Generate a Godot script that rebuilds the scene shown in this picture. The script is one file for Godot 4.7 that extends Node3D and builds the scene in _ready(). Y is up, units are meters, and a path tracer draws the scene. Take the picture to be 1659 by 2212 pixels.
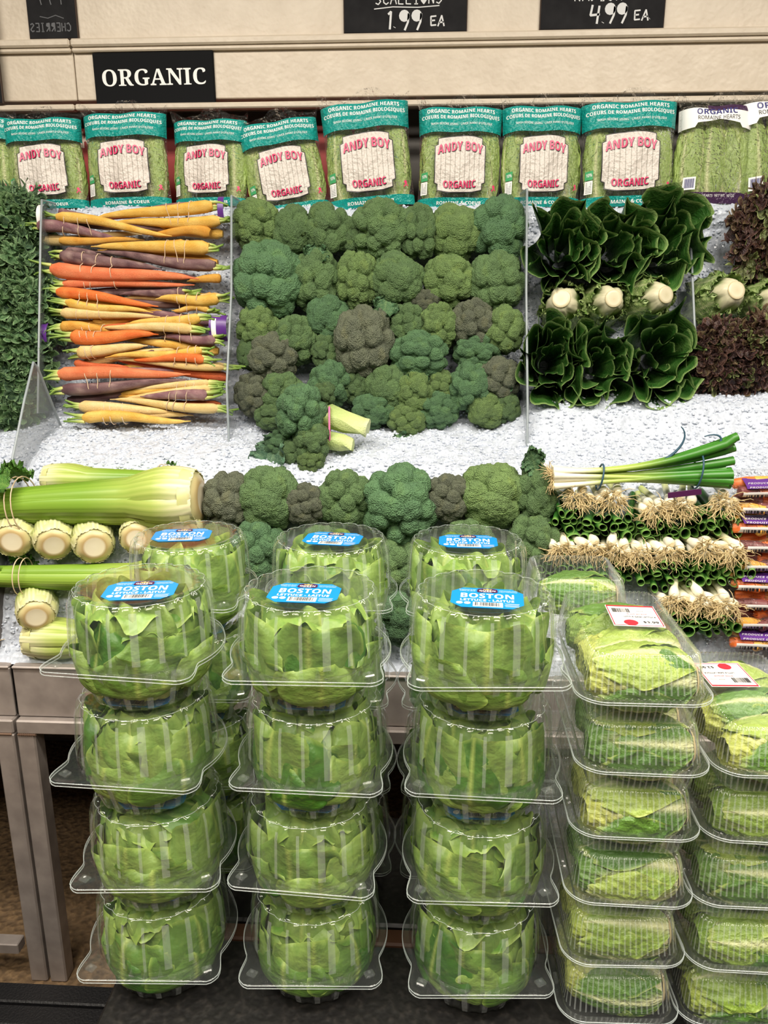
extends Node3D
# A grocery display: iced vegetable bins under a beige price wall, stacked lettuce clamshells in front.

const BROCCOLI_UPPER = [
	[-0.402, 1.598, -1.922, 0.101, 0.106, 1],
	[-0.312, 1.584, -1.916, 0.085, 0.1, 0],
	[-0.232, 1.581, -1.915, 0.089, 0.109, 0],
	[-0.17, 1.575, -1.913, 0.065, 0.085, 0],
	[-0.104, 1.583, -1.916, 0.128, 0.121, 0],
	[-0.019, 1.575, -1.913, 0.08, 0.11, 0],
	[0.065, 1.578, -1.914, 0.104, 0.114, 1],
	[0.167, 1.584, -1.917, 0.114, 0.127, 3],
	[-0.365, 1.468, -1.868, 0.143, 0.154, 3],
	[-0.253, 1.47, -1.869, 0.101, 0.126, 0],
	[-0.159, 1.47, -1.868, 0.088, 0.115, 1],
	[-0.069, 1.468, -1.868, 0.107, 0.105, 0],
	[0.054, 1.47, -1.868, 0.109, 0.105, 1],
	[0.161, 1.465, -1.866, 0.114, 0.119, 0],
	[-0.385, 1.364, -1.824, 0.084, 0.088, 1],
	[-0.298, 1.339, -1.813, 0.088, 0.098, 0],
	[-0.225, 1.387, -1.834, 0.086, 0.094, 3],
	[-0.14, 1.331, -1.81, 0.121, 0.14, 2],
	[-0.044, 1.377, -1.829, 0.079, 0.083, 0],
	[0.032, 1.369, -1.826, 0.079, 0.089, 1],
	[-0.014, 1.304, -1.798, 0.114, 0.091, 3],
	[-0.003, 1.423, -1.849, 0.066, 0.055, 2],
	[0.108, 1.374, -1.828, 0.091, 0.097, 2],
	[0.178, 1.359, -1.822, 0.08, 0.093, 1],
	[0.117, 1.314, -1.803, 0.091, 0.072, 3],
	[-0.226, 1.313, -1.802, 0.06, 0.07, 0],
	[-0.347, 1.298, -1.796, 0.102, 0.094, 2],
	[-0.391, 1.221, -1.764, 0.074, 0.085, 2],
	[-0.325, 1.224, -1.765, 0.083, 0.089, 0],
	[-0.214, 1.24, -1.771, 0.082, 0.089, 3],
	[-0.161, 1.238, -1.771, 0.055, 0.065, 0],
	[-0.087, 1.235, -1.77, 0.082, 0.093, 0],
	[-0.024, 1.226, -1.765, 0.073, 0.082, 1],
	[0.036, 1.238, -1.771, 0.065, 0.067, 1],
	[0.102, 1.236, -1.77, 0.086, 0.096, 3],
	[0.167, 1.254, -1.778, 0.086, 0.082, 2],
	[0.14, 1.192, -1.751, 0.075, 0.071, 1],
	[-0.117, 1.185, -1.748, 0.086, 0.069, 3],
	[-0.04, 1.164, -1.74, 0.075, 0.063, 1],
	[0.029, 1.189, -1.75, 0.082, 0.075, 3],
	[-0.344, 1.172, -1.743, 0.07, 0.055, 0],
	[-0.404, 1.305, -1.799, 0.047, 0.064, 0],
	[0.185, 1.197, -1.753, 0.052, 0.062, 0],
]
const BROCCOLI_LOWER = [
	[-0.383, 1.045, -1.457, 0.088, 0.102, 2],
	[-0.302, 1.052, -1.459, 0.102, 0.109, 0],
	[-0.228, 1.041, -1.455, 0.072, 0.071, 2],
	[-0.153, 1.052, -1.459, 0.092, 0.103, 0],
	[-0.047, 1.043, -1.456, 0.128, 0.131, 3],
	[0.048, 1.056, -1.461, 0.079, 0.081, 2],
	[0.13, 1.061, -1.463, 0.114, 0.111, 1],
	[0.215, 1.066, -1.465, 0.07, 0.1, 0],
	[-0.318, 0.956, -1.423, 0.095, 0.104, 3],
	[-0.056, 0.931, -1.414, 0.098, 0.107, 0],
	[0.21, 0.979, -1.432, 0.084, 0.098, 0],
	[-0.401, 0.963, -1.426, 0.063, 0.082, 0],
	[-0.05, 0.844, -1.381, 0.089, 0.098, 3],
	[-0.191, 0.95, -1.421, 0.099, 0.099, 0],
	[0.086, 0.962, -1.425, 0.098, 0.098, 0],
]
const CARROTS = [
	[0, "purple", -0.522, 1.643, -1.941, -0.778, 1.624, -1.933, 0.015, -1],
	[0, "yellow", -0.498, 1.628, -1.935, -0.788, 1.606, -1.926, 0.03, 1],
	[0, "yellow", -0.482, 1.599, -1.923, -0.749, 1.597, -1.922, 0.028, 0],
	[0, "amber", -0.506, 1.574, -1.912, -0.661, 1.584, -1.916, 0.03, -1],
	[1, "purple", -0.874, 1.627, -1.934, -0.789, 1.613, -1.929, 0.023, -1],
	[1, "yellow", -0.868, 1.605, -1.925, -0.596, 1.569, -1.91, 0.025, 1],
	[1, "purple", -0.915, 1.588, -1.918, -0.732, 1.571, -1.911, 0.03, 0],
	[1, "amber", -0.868, 1.561, -1.907, -0.668, 1.564, -1.908, 0.021, -1],
	[2, "yellow", -0.5, 1.531, -1.894, -0.787, 1.542, -1.899, 0.033, 1],
	[2, "darkpurple", -0.487, 1.497, -1.88, -0.779, 1.531, -1.894, 0.029, 0],
	[2, "amber", -0.569, 1.556, -1.905, -0.686, 1.554, -1.904, 0.018, -1],
	[2, "amber", -0.477, 1.473, -1.87, -0.56, 1.472, -1.869, 0.022, -1],
	[3, "darkpurple", -0.849, 1.515, -1.888, -0.614, 1.488, -1.876, 0.032, 1],
	[3, "coral", -0.868, 1.483, -1.874, -0.526, 1.465, -1.866, 0.037, 1],
	[3, "coral", -0.844, 1.456, -1.863, -0.539, 1.461, -1.865, 0.025, 0],
	[3, "darkpurple", -0.851, 1.539, -1.897, -0.744, 1.53, -1.893, 0.016, -1],
	[4, "orange", -0.852, 1.433, -1.853, -0.618, 1.409, -1.843, 0.027, 1],
	[4, "yellow", -0.831, 1.413, -1.844, -0.628, 1.389, -1.834, 0.021, 1],
	[4, "cream", -0.843, 1.391, -1.835, -0.615, 1.387, -1.833, 0.026, 0],
	[4, "amber", -0.774, 1.381, -1.831, -0.718, 1.381, -1.831, 0.015, -1],
	[5, "darkpurple", -0.556, 1.438, -1.855, -0.715, 1.436, -1.854, 0.022, 0],
	[5, "yellow", -0.474, 1.42, -1.847, -0.624, 1.419, -1.847, 0.028, 1],
	[5, "yellow", -0.499, 1.399, -1.839, -0.59, 1.406, -1.842, 0.02, 0],
	[5, "amber", -0.497, 1.438, -1.855, -0.558, 1.44, -1.856, 0.015, -1],
	[6, "yellow", -0.514, 1.376, -1.829, -0.691, 1.366, -1.824, 0.025, 1],
	[6, "cream", -0.531, 1.352, -1.819, -0.754, 1.362, -1.823, 0.024, 1],
	[6, "purple", -0.478, 1.333, -1.811, -0.608, 1.339, -1.813, 0.025, 0],
	[7, "amber", -0.84, 1.358, -1.821, -0.717, 1.359, -1.821, 0.028, 0],
	[7, "orange", -0.808, 1.334, -1.811, -0.612, 1.341, -1.814, 0.034, 1],
	[7, "cream", -0.796, 1.302, -1.798, -0.64, 1.322, -1.806, 0.031, 0],
	[8, "yellow", -0.506, 1.307, -1.8, -0.734, 1.29, -1.793, 0.022, 1],
	[8, "orange", -0.5, 1.286, -1.791, -0.678, 1.292, -1.794, 0.022, 1],
	[8, "cream", -0.452, 1.275, -1.786, -0.726, 1.289, -1.792, 0.02, 0],
	[8, "darkpurple", -0.624, 1.31, -1.801, -0.712, 1.299, -1.796, 0.016, -1],
	[9, "rust", -0.808, 1.285, -1.79, -0.673, 1.271, -1.785, 0.02, -1],
	[9, "coral", -0.831, 1.251, -1.776, -0.533, 1.26, -1.78, 0.032, 1],
	[9, "darkpurple", -0.825, 1.222, -1.764, -0.547, 1.245, -1.773, 0.03, 0],
	[9, "darkpurple", -0.807, 1.271, -1.785, -0.695, 1.268, -1.783, 0.016, -1],
	[10, "cream", -0.486, 1.239, -1.771, -0.674, 1.227, -1.766, 0.018, 0],
	[10, "cream", -0.485, 1.227, -1.766, -0.694, 1.206, -1.757, 0.021, 0],
	[10, "purple", -0.488, 1.209, -1.759, -0.647, 1.21, -1.759, 0.026, 1],
	[10, "cream", -0.463, 1.184, -1.748, -0.72, 1.202, -1.756, 0.024, 0],
	[11, "cream", -0.781, 1.185, -1.748, -0.568, 1.178, -1.745, 0.03, 0],
	[11, "yellow", -0.768, 1.158, -1.737, -0.527, 1.161, -1.738, 0.027, 1],
]
const ROMAINE_LEAFY = [
	[0.314, 1.547, -1.901, 0.152, 0.184],
	[0.423, 1.542, -1.899, 0.16, 0.17],
	[0.534, 1.56, -1.906, 0.149, 0.189],
	[0.279, 1.299, -1.796, 0.131, 0.178],
	[0.382, 1.292, -1.794, 0.136, 0.177],
	[0.519, 1.313, -1.802, 0.156, 0.187],
]
const ROMAINE_BUTT = [
	[0.288, 1.428, -1.851, 0.125, 0.116],
	[0.403, 1.428, -1.851, 0.111, 0.116],
	[0.517, 1.436, -1.854, 0.118, 0.105],
	[0.67, 1.446, -1.858, 0.136, 0.105],
	[0.763, 1.433, -1.853, 0.104, 0.094],
]
const RED_LEAF = [
	[0.758, 1.571, -1.911, 0.148, 0.222],
	[0.644, 1.31, -1.801, 0.135, 0.166],
	[0.74, 1.318, -1.805, 0.135, 0.176],
]
const KALE = [
	[-0.98, 1.601, -1.923, 0.167, 0.167],
	[-0.98, 1.482, -1.873, 0.187, 0.165],
	[-0.938, 1.397, -1.838, 0.164, 0.164],
	[-0.945, 1.293, -1.794, 0.163, 0.163],
	[-0.976, 1.21, -1.759, 0.162, 0.162],
	[-1.089, 1.547, -1.901, 0.167, 0.189],
	[-1.069, 1.355, -1.82, 0.164, 0.186],
]
const CELERY_BUTT = [
	[-0.811, 0.977, -1.431, 0.085, 0.075],
	[-0.728, 0.972, -1.429, 0.084, 0.077],
	[-0.648, 0.97, -1.428, 0.084, 0.082],
	[-0.566, 0.985, -1.434, 0.08, 0.073],
	[-0.478, 1.001, -1.44, 0.08, 0.073],
	[-0.754, 0.843, -1.38, 0.085, 0.073],
]
const ROOTS = [
	[0.29, 1.067, -1.465, 0.049, 0.04],
	[0.351, 1.064, -1.464, 0.044, 0.04],
	[0.43, 1.044, -1.456, 0.053, 0.04],
	[0.478, 1.053, -1.46, 0.044, 0.04],
	[0.556, 1.059, -1.462, 0.066, 0.044],
	[0.258, 0.973, -1.43, 0.04, 0.04],
	[0.311, 0.976, -1.431, 0.049, 0.04],
	[0.355, 0.973, -1.429, 0.044, 0.04],
	[0.401, 0.967, -1.427, 0.044, 0.04],
	[0.456, 0.974, -1.43, 0.048, 0.04],
	[0.52, 0.98, -1.432, 0.048, 0.04],
	[0.569, 0.973, -1.429, 0.053, 0.044],
	[0.466, 0.888, -1.397, 0.052, 0.044],
	[0.513, 0.887, -1.397, 0.052, 0.044],
	[0.554, 0.88, -1.394, 0.052, 0.039],
]
const TUBES = [
	[0.274, 1.022, -1.448, 0.08, 0.059],
	[0.353, 1.018, -1.446, 0.08, 0.057],
	[0.431, 1.01, -1.444, 0.074, 0.057],
	[0.499, 1.022, -1.448, 0.074, 0.056],
	[0.564, 1.027, -1.45, 0.067, 0.056],
	[0.25, 0.944, -1.419, 0.071, 0.05],
	[0.32, 0.941, -1.417, 0.071, 0.049],
	[0.385, 0.938, -1.416, 0.07, 0.049],
	[0.45, 0.933, -1.414, 0.07, 0.058],
	[0.514, 0.938, -1.416, 0.07, 0.056],
	[0.573, 0.941, -1.417, 0.063, 0.056],
	[0.487, 0.854, -1.384, 0.07, 0.044],
	[0.547, 0.851, -1.383, 0.061, 0.044],
]
const LAMPS = [
	[Vector3(-1.0, 2.85, -0.45), 1.5, 0.35, 7.2, Color(1.0, 0.965, 0.91), "long ceiling light above the carrot side of the display", ""],
	[Vector3(1.0, 2.85, -0.45), 1.5, 0.35, 7.2, Color(1.0, 0.965, 0.91), "long ceiling light above the romaine side of the display", ""],
	[Vector3(-0.9, 2.85, 0.75), 1.5, 0.6, 5.5, Color(1.0, 0.965, 0.91), "ceiling panel light over the aisle, carrot side", ""],
	[Vector3(0.9, 2.85, 0.75), 1.5, 0.6, 5.5, Color(1.0, 0.965, 0.91), "ceiling panel light over the aisle, romaine side", ""],
]

const EYE = Vector3(0, 1.42, 0)

var M := {}
var taken := {}
var rng := RandomNumberGenerator.new()

# ------------------------------------------------------------------ mesh tools
class Shape:
	var v := PackedVector3Array()
	var c := PackedColorArray()
	var idx := PackedInt32Array()
	var paint := Color(1, 1, 1)
	func tri(a: Vector3, b: Vector3, d: Vector3):
		var n := v.size()
		v.append(a); v.append(b); v.append(d)
		for k in 3:
			c.append(paint); idx.append(n + k)
	func quad(a: Vector3, b: Vector3, d: Vector3, e: Vector3):
		var n := v.size()
		v.append(a); v.append(b); v.append(d); v.append(e)
		for k in 4: c.append(paint)
		for k in [0, 1, 2, 0, 2, 3]: idx.append(n + k)
	# a box with chamfered look: size s, centre at o
	func box(o: Vector3, s: Vector3, basis := Basis()):
		var h := s / 2.0
		var p := []
		for k in 8:
			p.append(o + basis * Vector3(h.x if k & 1 else -h.x, h.y if k & 2 else -h.y, h.z if k & 4 else -h.z))
		quad(p[4], p[6], p[7], p[5]); quad(p[1], p[3], p[2], p[0])
		quad(p[0], p[2], p[6], p[4]); quad(p[5], p[7], p[3], p[1])
		quad(p[6], p[2], p[3], p[7]); quad(p[0], p[4], p[5], p[1])
	# box with bevelled edges
	func bevel_box(o: Vector3, s: Vector3, r: float, basis := Basis()):
		var h := s / 2.0
		var n := v.size()
		for ax in 3:
			for sg in [-1.0, 1.0]:
				var a := (ax + 1) % 3
				var b := (ax + 2) % 3
				var q := []
				for k in [[-1, -1], [-1, 1], [1, 1], [1, -1]]:
					var w := Vector3()
					w[ax] = sg * h[ax]; w[a] = k[0] * (h[a] - r); w[b] = k[1] * (h[b] - r)
					q.append(o + basis * w)
				if sg > 0: quad(q[0], q[1], q[2], q[3])
				else: quad(q[3], q[2], q[1], q[0])
		for ax in 3:
			var a := (ax + 1) % 3
			var b := (ax + 2) % 3
			for sa in [-1.0, 1.0]:
				for sb in [-1.0, 1.0]:
					var q := []
					for k in [-1.0, 1.0]:
						var w := Vector3(); w[ax] = k * (h[ax] - r); w[a] = sa * h[a]; w[b] = sb * (h[b] - r)
						var u := Vector3(); u[ax] = k * (h[ax] - r); u[a] = sa * (h[a] - r); u[b] = sb * h[b]
						q.append(o + basis * w); q.append(o + basis * u)
					if sa * sb > 0: quad(q[0], q[2], q[3], q[1])
					else: quad(q[1], q[3], q[2], q[0])
		for sx in [-1.0, 1.0]:
			for sy in [-1.0, 1.0]:
				for sz in [-1.0, 1.0]:
					var a := o + basis * Vector3(sx * h.x, sy * (h.y - r), sz * (h.z - r))
					var b := o + basis * Vector3(sx * (h.x - r), sy * h.y, sz * (h.z - r))
					var d := o + basis * Vector3(sx * (h.x - r), sy * (h.y - r), sz * h.z)
					if sx * sy * sz > 0: tri(a, d, b)
					else: tri(a, b, d)
	# nu x nv points; f(i, j) gives the point; closed joins the last column to the first
	func grid(nu: int, nv: int, f: Callable, closed := false, col = null, flip := false):
		var n := v.size()
		var has: bool = col != null
		for j in nv:
			for i in nu:
				v.append(f.call(i, j))
				c.append(col.call(i, j) if has else paint)
		for j in nv - 1:
			for i in (nu if closed else nu - 1):
				var i2 := (i + 1) % nu
				var a := n + j * nu + i
				var b := n + j * nu + i2
				var d := n + (j + 1) * nu + i2
				var e := n + (j + 1) * nu + i
				if flip:
					idx.append(a); idx.append(d); idx.append(e); idx.append(a); idx.append(b); idx.append(d)
				else:
					idx.append(a); idx.append(e); idx.append(d); idx.append(a); idx.append(d); idx.append(b)
	func tube(pts: Array, radii: Array, sides := 8, cols := [], cap := true):
		var m := pts.size()
		var frames := []
		var last := Vector3(0.31, 0.77, 0.55)
		for k in m:
			var t: Vector3 = (pts[mini(k + 1, m - 1)] - pts[maxi(k - 1, 0)]).normalized()
			if absf(t.dot(last)) > 0.95 and k == 0: last = Vector3(0.9, -0.3, 0.2)
			var x := (last - t * last.dot(t)).normalized()
			last = x
			frames.append([x, t.cross(x)])
		var n := v.size()
		for k in m:
			for s in sides:
				var a := TAU * s / sides
				var p: Vector3 = pts[k]
				v.append(p + (frames[k][0] * cos(a) + frames[k][1] * sin(a)) * float(radii[k]))
				c.append(cols[k] if cols.size() else paint)
		for k in m - 1:
			for s in sides:
				var s2 := (s + 1) % sides
				var a := n + k * sides + s
				var b := n + k * sides + s2
				var d := n + (k + 1) * sides + s2
				var e := n + (k + 1) * sides + s
				idx.append(a); idx.append(e); idx.append(d); idx.append(a); idx.append(d); idx.append(b)
		if cap:
			for end in [0, m - 1]:
				var q := v.size()
				v.append(pts[end]); c.append(cols[end] if cols.size() else paint)
				for s in sides:
					v.append(v[n + end * sides + s]); c.append(cols[end] if cols.size() else paint)
				for s in sides:
					if end == 0: idx.append(q); idx.append(q + 1 + s); idx.append(q + 1 + (s + 1) % sides)
					else: idx.append(q); idx.append(q + 1 + (s + 1) % sides); idx.append(q + 1 + s)
	# a flat polygon in the xy plane at z, facing +z
	func poly(pts: PackedVector2Array, z := 0.0):
		var t := Geometry2D.triangulate_polygon(pts)
		var n := v.size()
		for p in pts:
			v.append(Vector3(p.x, p.y, z)); c.append(paint)
		for k in range(0, t.size(), 3):
			var a := pts[t[k]]
			var b := pts[t[k + 1]]
			var d := pts[t[k + 2]]
			if (b - a).cross(d - a) > 0: idx.append(n + t[k]); idx.append(n + t[k + 2]); idx.append(n + t[k + 1])
			else: idx.append(n + t[k]); idx.append(n + t[k + 1]); idx.append(n + t[k + 2])
	# polygon extruded along z from z0 to z1
	func prism(pts: PackedVector2Array, z0: float, z1: float):
		poly(pts, z1)
		var from := idx.size()
		poly(pts, z0)
		for k in range(from, idx.size(), 3):
			var s := idx[k + 1]; idx[k + 1] = idx[k + 2]; idx[k + 2] = s
		var ccw := not Geometry2D.is_polygon_clockwise(pts)
		for k in pts.size():
			var a := pts[k]
			var b := pts[(k + 1) % pts.size()]
			if ccw: quad(Vector3(a.x, a.y, z0), Vector3(a.x, a.y, z1), Vector3(b.x, b.y, z1), Vector3(b.x, b.y, z0))
			else: quad(Vector3(b.x, b.y, z0), Vector3(b.x, b.y, z1), Vector3(a.x, a.y, z1), Vector3(a.x, a.y, z0))
	func rect(cx: float, cy: float, w: float, h: float, z := 0.0):
		quad(Vector3(cx - w / 2, cy - h / 2, z), Vector3(cx - w / 2, cy + h / 2, z), Vector3(cx + w / 2, cy + h / 2, z), Vector3(cx + w / 2, cy - h / 2, z))
	# a flat pen stroke through 2D points
	func stroke(pts: Array, w: float, z := 0.0):
		var line := PackedVector2Array(pts)
		for p in Geometry2D.offset_polyline(line, w / 2, Geometry2D.JOIN_ROUND, Geometry2D.END_ROUND):
			if not Geometry2D.is_polygon_clockwise(p): poly(p, z)
	# lettering: cap height h, centred on (cx, cy), fitted to width w when w > 0
	func glyphs(text: String, cx: float, cy: float, h: float, w := 0.0, z := 0.0, face := "Droid Sans", weight := 700):
		var t := TextMesh.new()
		var font := SystemFont.new()
		font.font_names = PackedStringArray([face]); font.font_weight = weight
		t.font = font; t.text = text; t.font_size = 64; t.pixel_size = 0.01; t.depth = 0.0; t.curve_step = 2.0
		var a := t.get_mesh_arrays()
		if a.is_empty() or a[Mesh.ARRAY_VERTEX] == null: return
		var p: PackedVector3Array = a[Mesh.ARRAY_VERTEX]
		if p.is_empty(): return
		var lo := p[0]
		var hi := p[0]
		for q in p:
			lo = lo.min(q); hi = hi.max(q)
		var sy := h / (hi.y - lo.y)
		var sx := w / (hi.x - lo.x) if w > 0 else sy
		var mid := (lo + hi) / 2
		var n := v.size()
		for q in p:
			v.append(Vector3(cx + (q.x - mid.x) * sx, cy + (q.y - mid.y) * sy, z)); c.append(paint)
		var ix = a[Mesh.ARRAY_INDEX]
		if ix == null or ix.size() == 0:
			for k in p.size(): idx.append(n + k)
		else:
			for k in ix: idx.append(n + k)
	func bars(cx: float, cy: float, w: float, h: float, z := 0.0, seed_ := 7):
		var r := RandomNumberGenerator.new()
		r.seed = seed_
		var x := cx - w / 2
		while x < cx + w / 2 - w * 0.03:
			var k := w * (0.012 + 0.012 * r.randi_range(0, 2))
			rect(x + k / 2, cy, k, h, z)
			x += k + w * (0.013 + 0.013 * r.randi_range(0, 1))
	func warp(f: Callable, from := 0) -> Shape:
		for k in range(from, v.size()): v[k] = f.call(v[k])
		return self
	func mesh() -> ArrayMesh:
		var nrm := PackedVector3Array()
		nrm.resize(v.size())
		for k in range(0, idx.size(), 3):
			var i := idx[k]
			var j := idx[k + 1]
			var l := idx[k + 2]
			var a := v[i]
			var n := (v[l] - a).cross(v[j] - a)
			nrm[i] += n; nrm[j] += n; nrm[l] += n
		for k in nrm.size():
			var n := nrm[k]
			nrm[k] = n.normalized() if n.length_squared() > 1e-24 else Vector3.UP
		var arr := []
		arr.resize(Mesh.ARRAY_MAX)
		arr[Mesh.ARRAY_VERTEX] = v; arr[Mesh.ARRAY_NORMAL] = nrm; arr[Mesh.ARRAY_COLOR] = c; arr[Mesh.ARRAY_INDEX] = idx
		var m := ArrayMesh.new()
		m.add_surface_from_arrays(Mesh.PRIMITIVE_TRIANGLES, arr)
		return m

# ------------------------------------------------------------------ scene tools
func numbered(called: String) -> String:
	var n: int = taken.get(called, 0)
	taken[called] = n + 1
	return called if n == 0 else "%s_%03d" % [called, n]

func thing(called: String, label: String, category: String, at := Vector3.ZERO, basis := Basis(), group := "") -> Node3D:
	var o := Node3D.new()
	o.name = numbered(called)
	add_child(o)
	o.transform = Transform3D(basis, at)
	o.set_meta("label", label); o.set_meta("category", category)
	if group: o.set_meta("group", group)
	return o

func part(called: String, mesh: Mesh, m: Material, parent: Node, xf := Transform3D(), label := "") -> MeshInstance3D:
	var o := MeshInstance3D.new()
	var n := 0
	var nm := called
	while parent.has_node(nm):
		n += 1; nm = "%s_%03d" % [called, n]
	o.name = nm
	o.mesh = mesh; o.material_override = m; o.transform = xf
	o.cast_shadow = GeometryInstance3D.SHADOW_CASTING_SETTING_ON
	parent.add_child(o)
	if label: o.set_meta("label", label)
	return o

func structure(called: String, mesh: Mesh, m: Material) -> MeshInstance3D:
	var o := part(numbered(called), mesh, m, self)
	o.set_meta("kind", "structure")
	return o

func again(o: Node3D, at: Vector3, basis: Basis, label := "", group := "") -> Node3D:
	var r: Node3D = o.duplicate()
	r.name = numbered(String(o.name).rstrip("0123456789").trim_suffix("_"))
	add_child(r)
	r.transform = Transform3D(basis, at)
	if label: r.set_meta("label", label)
	if group: r.set_meta("group", group)
	return r

func rgb(r: float, g: float, b: float) -> Color:
	return Color(r / 255.0, g / 255.0, b / 255.0)

func lin(r: float, g: float, b: float) -> Color:
	return rgb(r, g, b).srgb_to_linear()

func mat(called: String, color: Color, rough := 0.6, metal := 0.0, opts := {}) -> StandardMaterial3D:
	var m := StandardMaterial3D.new()
	m.resource_name = called
	m.albedo_color = color; m.roughness = rough; m.metallic = metal
	m.metallic_specular = opts.get("spec", 0.5)
	if opts.get("vc", false): m.vertex_color_use_as_albedo = true
	if opts.has("tex"):
		m.albedo_texture = opts.tex
	if opts.has("bump"):
		m.heightmap_enabled = true; m.heightmap_texture = opts.bump; m.heightmap_scale = opts.get("bump_cm", 0.1)
	if opts.has("tex") or opts.has("bump"):
		m.uv1_triplanar = true
		m.uv1_world_triplanar = opts.get("world", false)
		m.uv1_scale = Vector3.ONE * float(opts.get("rep", 4.0)) if not opts.get("rep", 4.0) is Vector3 else opts.rep
	if opts.get("alpha", false): m.transparency = BaseMaterial3D.TRANSPARENCY_ALPHA
	if opts.has("back"):
		m.backlight_enabled = true; m.backlight = opts.back
	if opts.has("sss"):
		m.subsurf_scatter_enabled = true; m.subsurf_scatter_strength = opts.sss
	M[called] = m
	return m

func noise_image(kind: int, freq: float, seed_: int, size := 256, octaves := 3, cellular := -1) -> Image:
	var n := FastNoiseLite.new()
	n.noise_type = kind; n.frequency = freq; n.seed = seed_; n.fractal_octaves = octaves
	if cellular >= 0:
		n.cellular_return_type = cellular
		n.fractal_type = FastNoiseLite.FRACTAL_NONE
	return n.get_seamless_image(size, size)

func tex(im: Image) -> ImageTexture:
	return ImageTexture.create_from_image(im)

# grey noise turned into a colour texture between two colours
func tinted(im: Image, a: Color, b: Color, power := 1.0) -> ImageTexture:
	var w := im.get_width()
	var out := Image.create(w, w, false, Image.FORMAT_RGB8)
	for y in w:
		for x in w:
			out.set_pixel(x, y, a.lerp(b, pow(im.get_pixel(x, y).r, power)))
	return ImageTexture.create_from_image(out)

func noise(freq: float, seed_: int, kind := FastNoiseLite.TYPE_SIMPLEX_SMOOTH, octaves := 2) -> FastNoiseLite:
	var n := FastNoiseLite.new()
	n.noise_type = kind; n.frequency = freq; n.seed = seed_; n.fractal_octaves = octaves
	if kind == FastNoiseLite.TYPE_CELLULAR:
		n.cellular_return_type = FastNoiseLite.RETURN_DISTANCE
		n.fractal_type = FastNoiseLite.FRACTAL_NONE
	return n

func euler(x: float, y: float, z: float) -> Basis:
	return Basis.from_euler(Vector3(deg_to_rad(x), deg_to_rad(y), deg_to_rad(z)))

# ------------------------------------------------------------------ start
func _ready():
	rng.seed = 20240611
	camera_and_light()
	materials()
	room()
	price_wall()
	steel_tables()
	ice()
	dividers()
	lettuce_bags()
	broccoli()
	carrots()
	kale_and_lettuce()
	celery()
	scallions()
	carrot_bags()
	front_table()
	clamshells()
	romaine_boxes()

func camera_and_light():
	var cam := Camera3D.new()
	cam.name = "camera"
	add_child(cam)
	cam.position = EYE
	cam.basis = Basis(Vector3.UP, deg_to_rad(3.0)) * Basis(Vector3.RIGHT, deg_to_rad(-15.0))
	cam.fov = 67.0; cam.near = 0.02; cam.far = 60.0
	cam.current = true
	var env := Environment.new()
	env.background_mode = Environment.BG_COLOR
	env.background_color = Color(0.02, 0.02, 0.02)
	env.ambient_light_source = Environment.AMBIENT_SOURCE_DISABLED
	env.tonemap_mode = Environment.TONE_MAPPER_LINEAR
	env.tonemap_exposure = 0.73
	env.sdfgi_enabled = true; env.ssao_enabled = true; env.ssil_enabled = true
	var we := WorldEnvironment.new()
	we.name = "environment"; we.environment = env
	add_child(we)
	# ceiling fixtures over the aisle: glowing panels, each with an area light just below it
	var glow := mat("lamp_panel", Color(1, 1, 1), 0.6)
	glow.emission_enabled = true; glow.emission = Color(1.0, 0.95, 0.88); glow.emission_energy_multiplier = 3.0
	var housing := mat("lamp_housing", rgb(120, 120, 118), 0.5)
	for spec in LAMPS:
		var t := thing("ceiling_light", spec[5], "ceiling light", spec[0], Basis(), spec[6])
		var s := Shape.new()
		s.bevel_box(Vector3(0, 0.05, 0), Vector3(spec[1] + 0.06, 0.1, spec[2] + 0.06), 0.01)
		part("housing", s.mesh(), housing, t)
		var d := Shape.new()
		d.bevel_box(Vector3(0, -0.008, 0), Vector3(spec[1], 0.016, spec[2]), 0.004)
		part("diffuser", d.mesh(), glow, t)
		var l := AreaLight3D.new()
		l.name = numbered("panel_light")
		add_child(l)
		l.area_size = Vector2(spec[1], spec[2])
		l.position = spec[0] + Vector3(0, -0.03, 0)
		l.rotation_degrees = Vector3(-90, 0, 0)
		l.light_energy = spec[3]; l.light_color = spec[4]
		l.area_range = 12.0
		l.shadow_enabled = true

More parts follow.
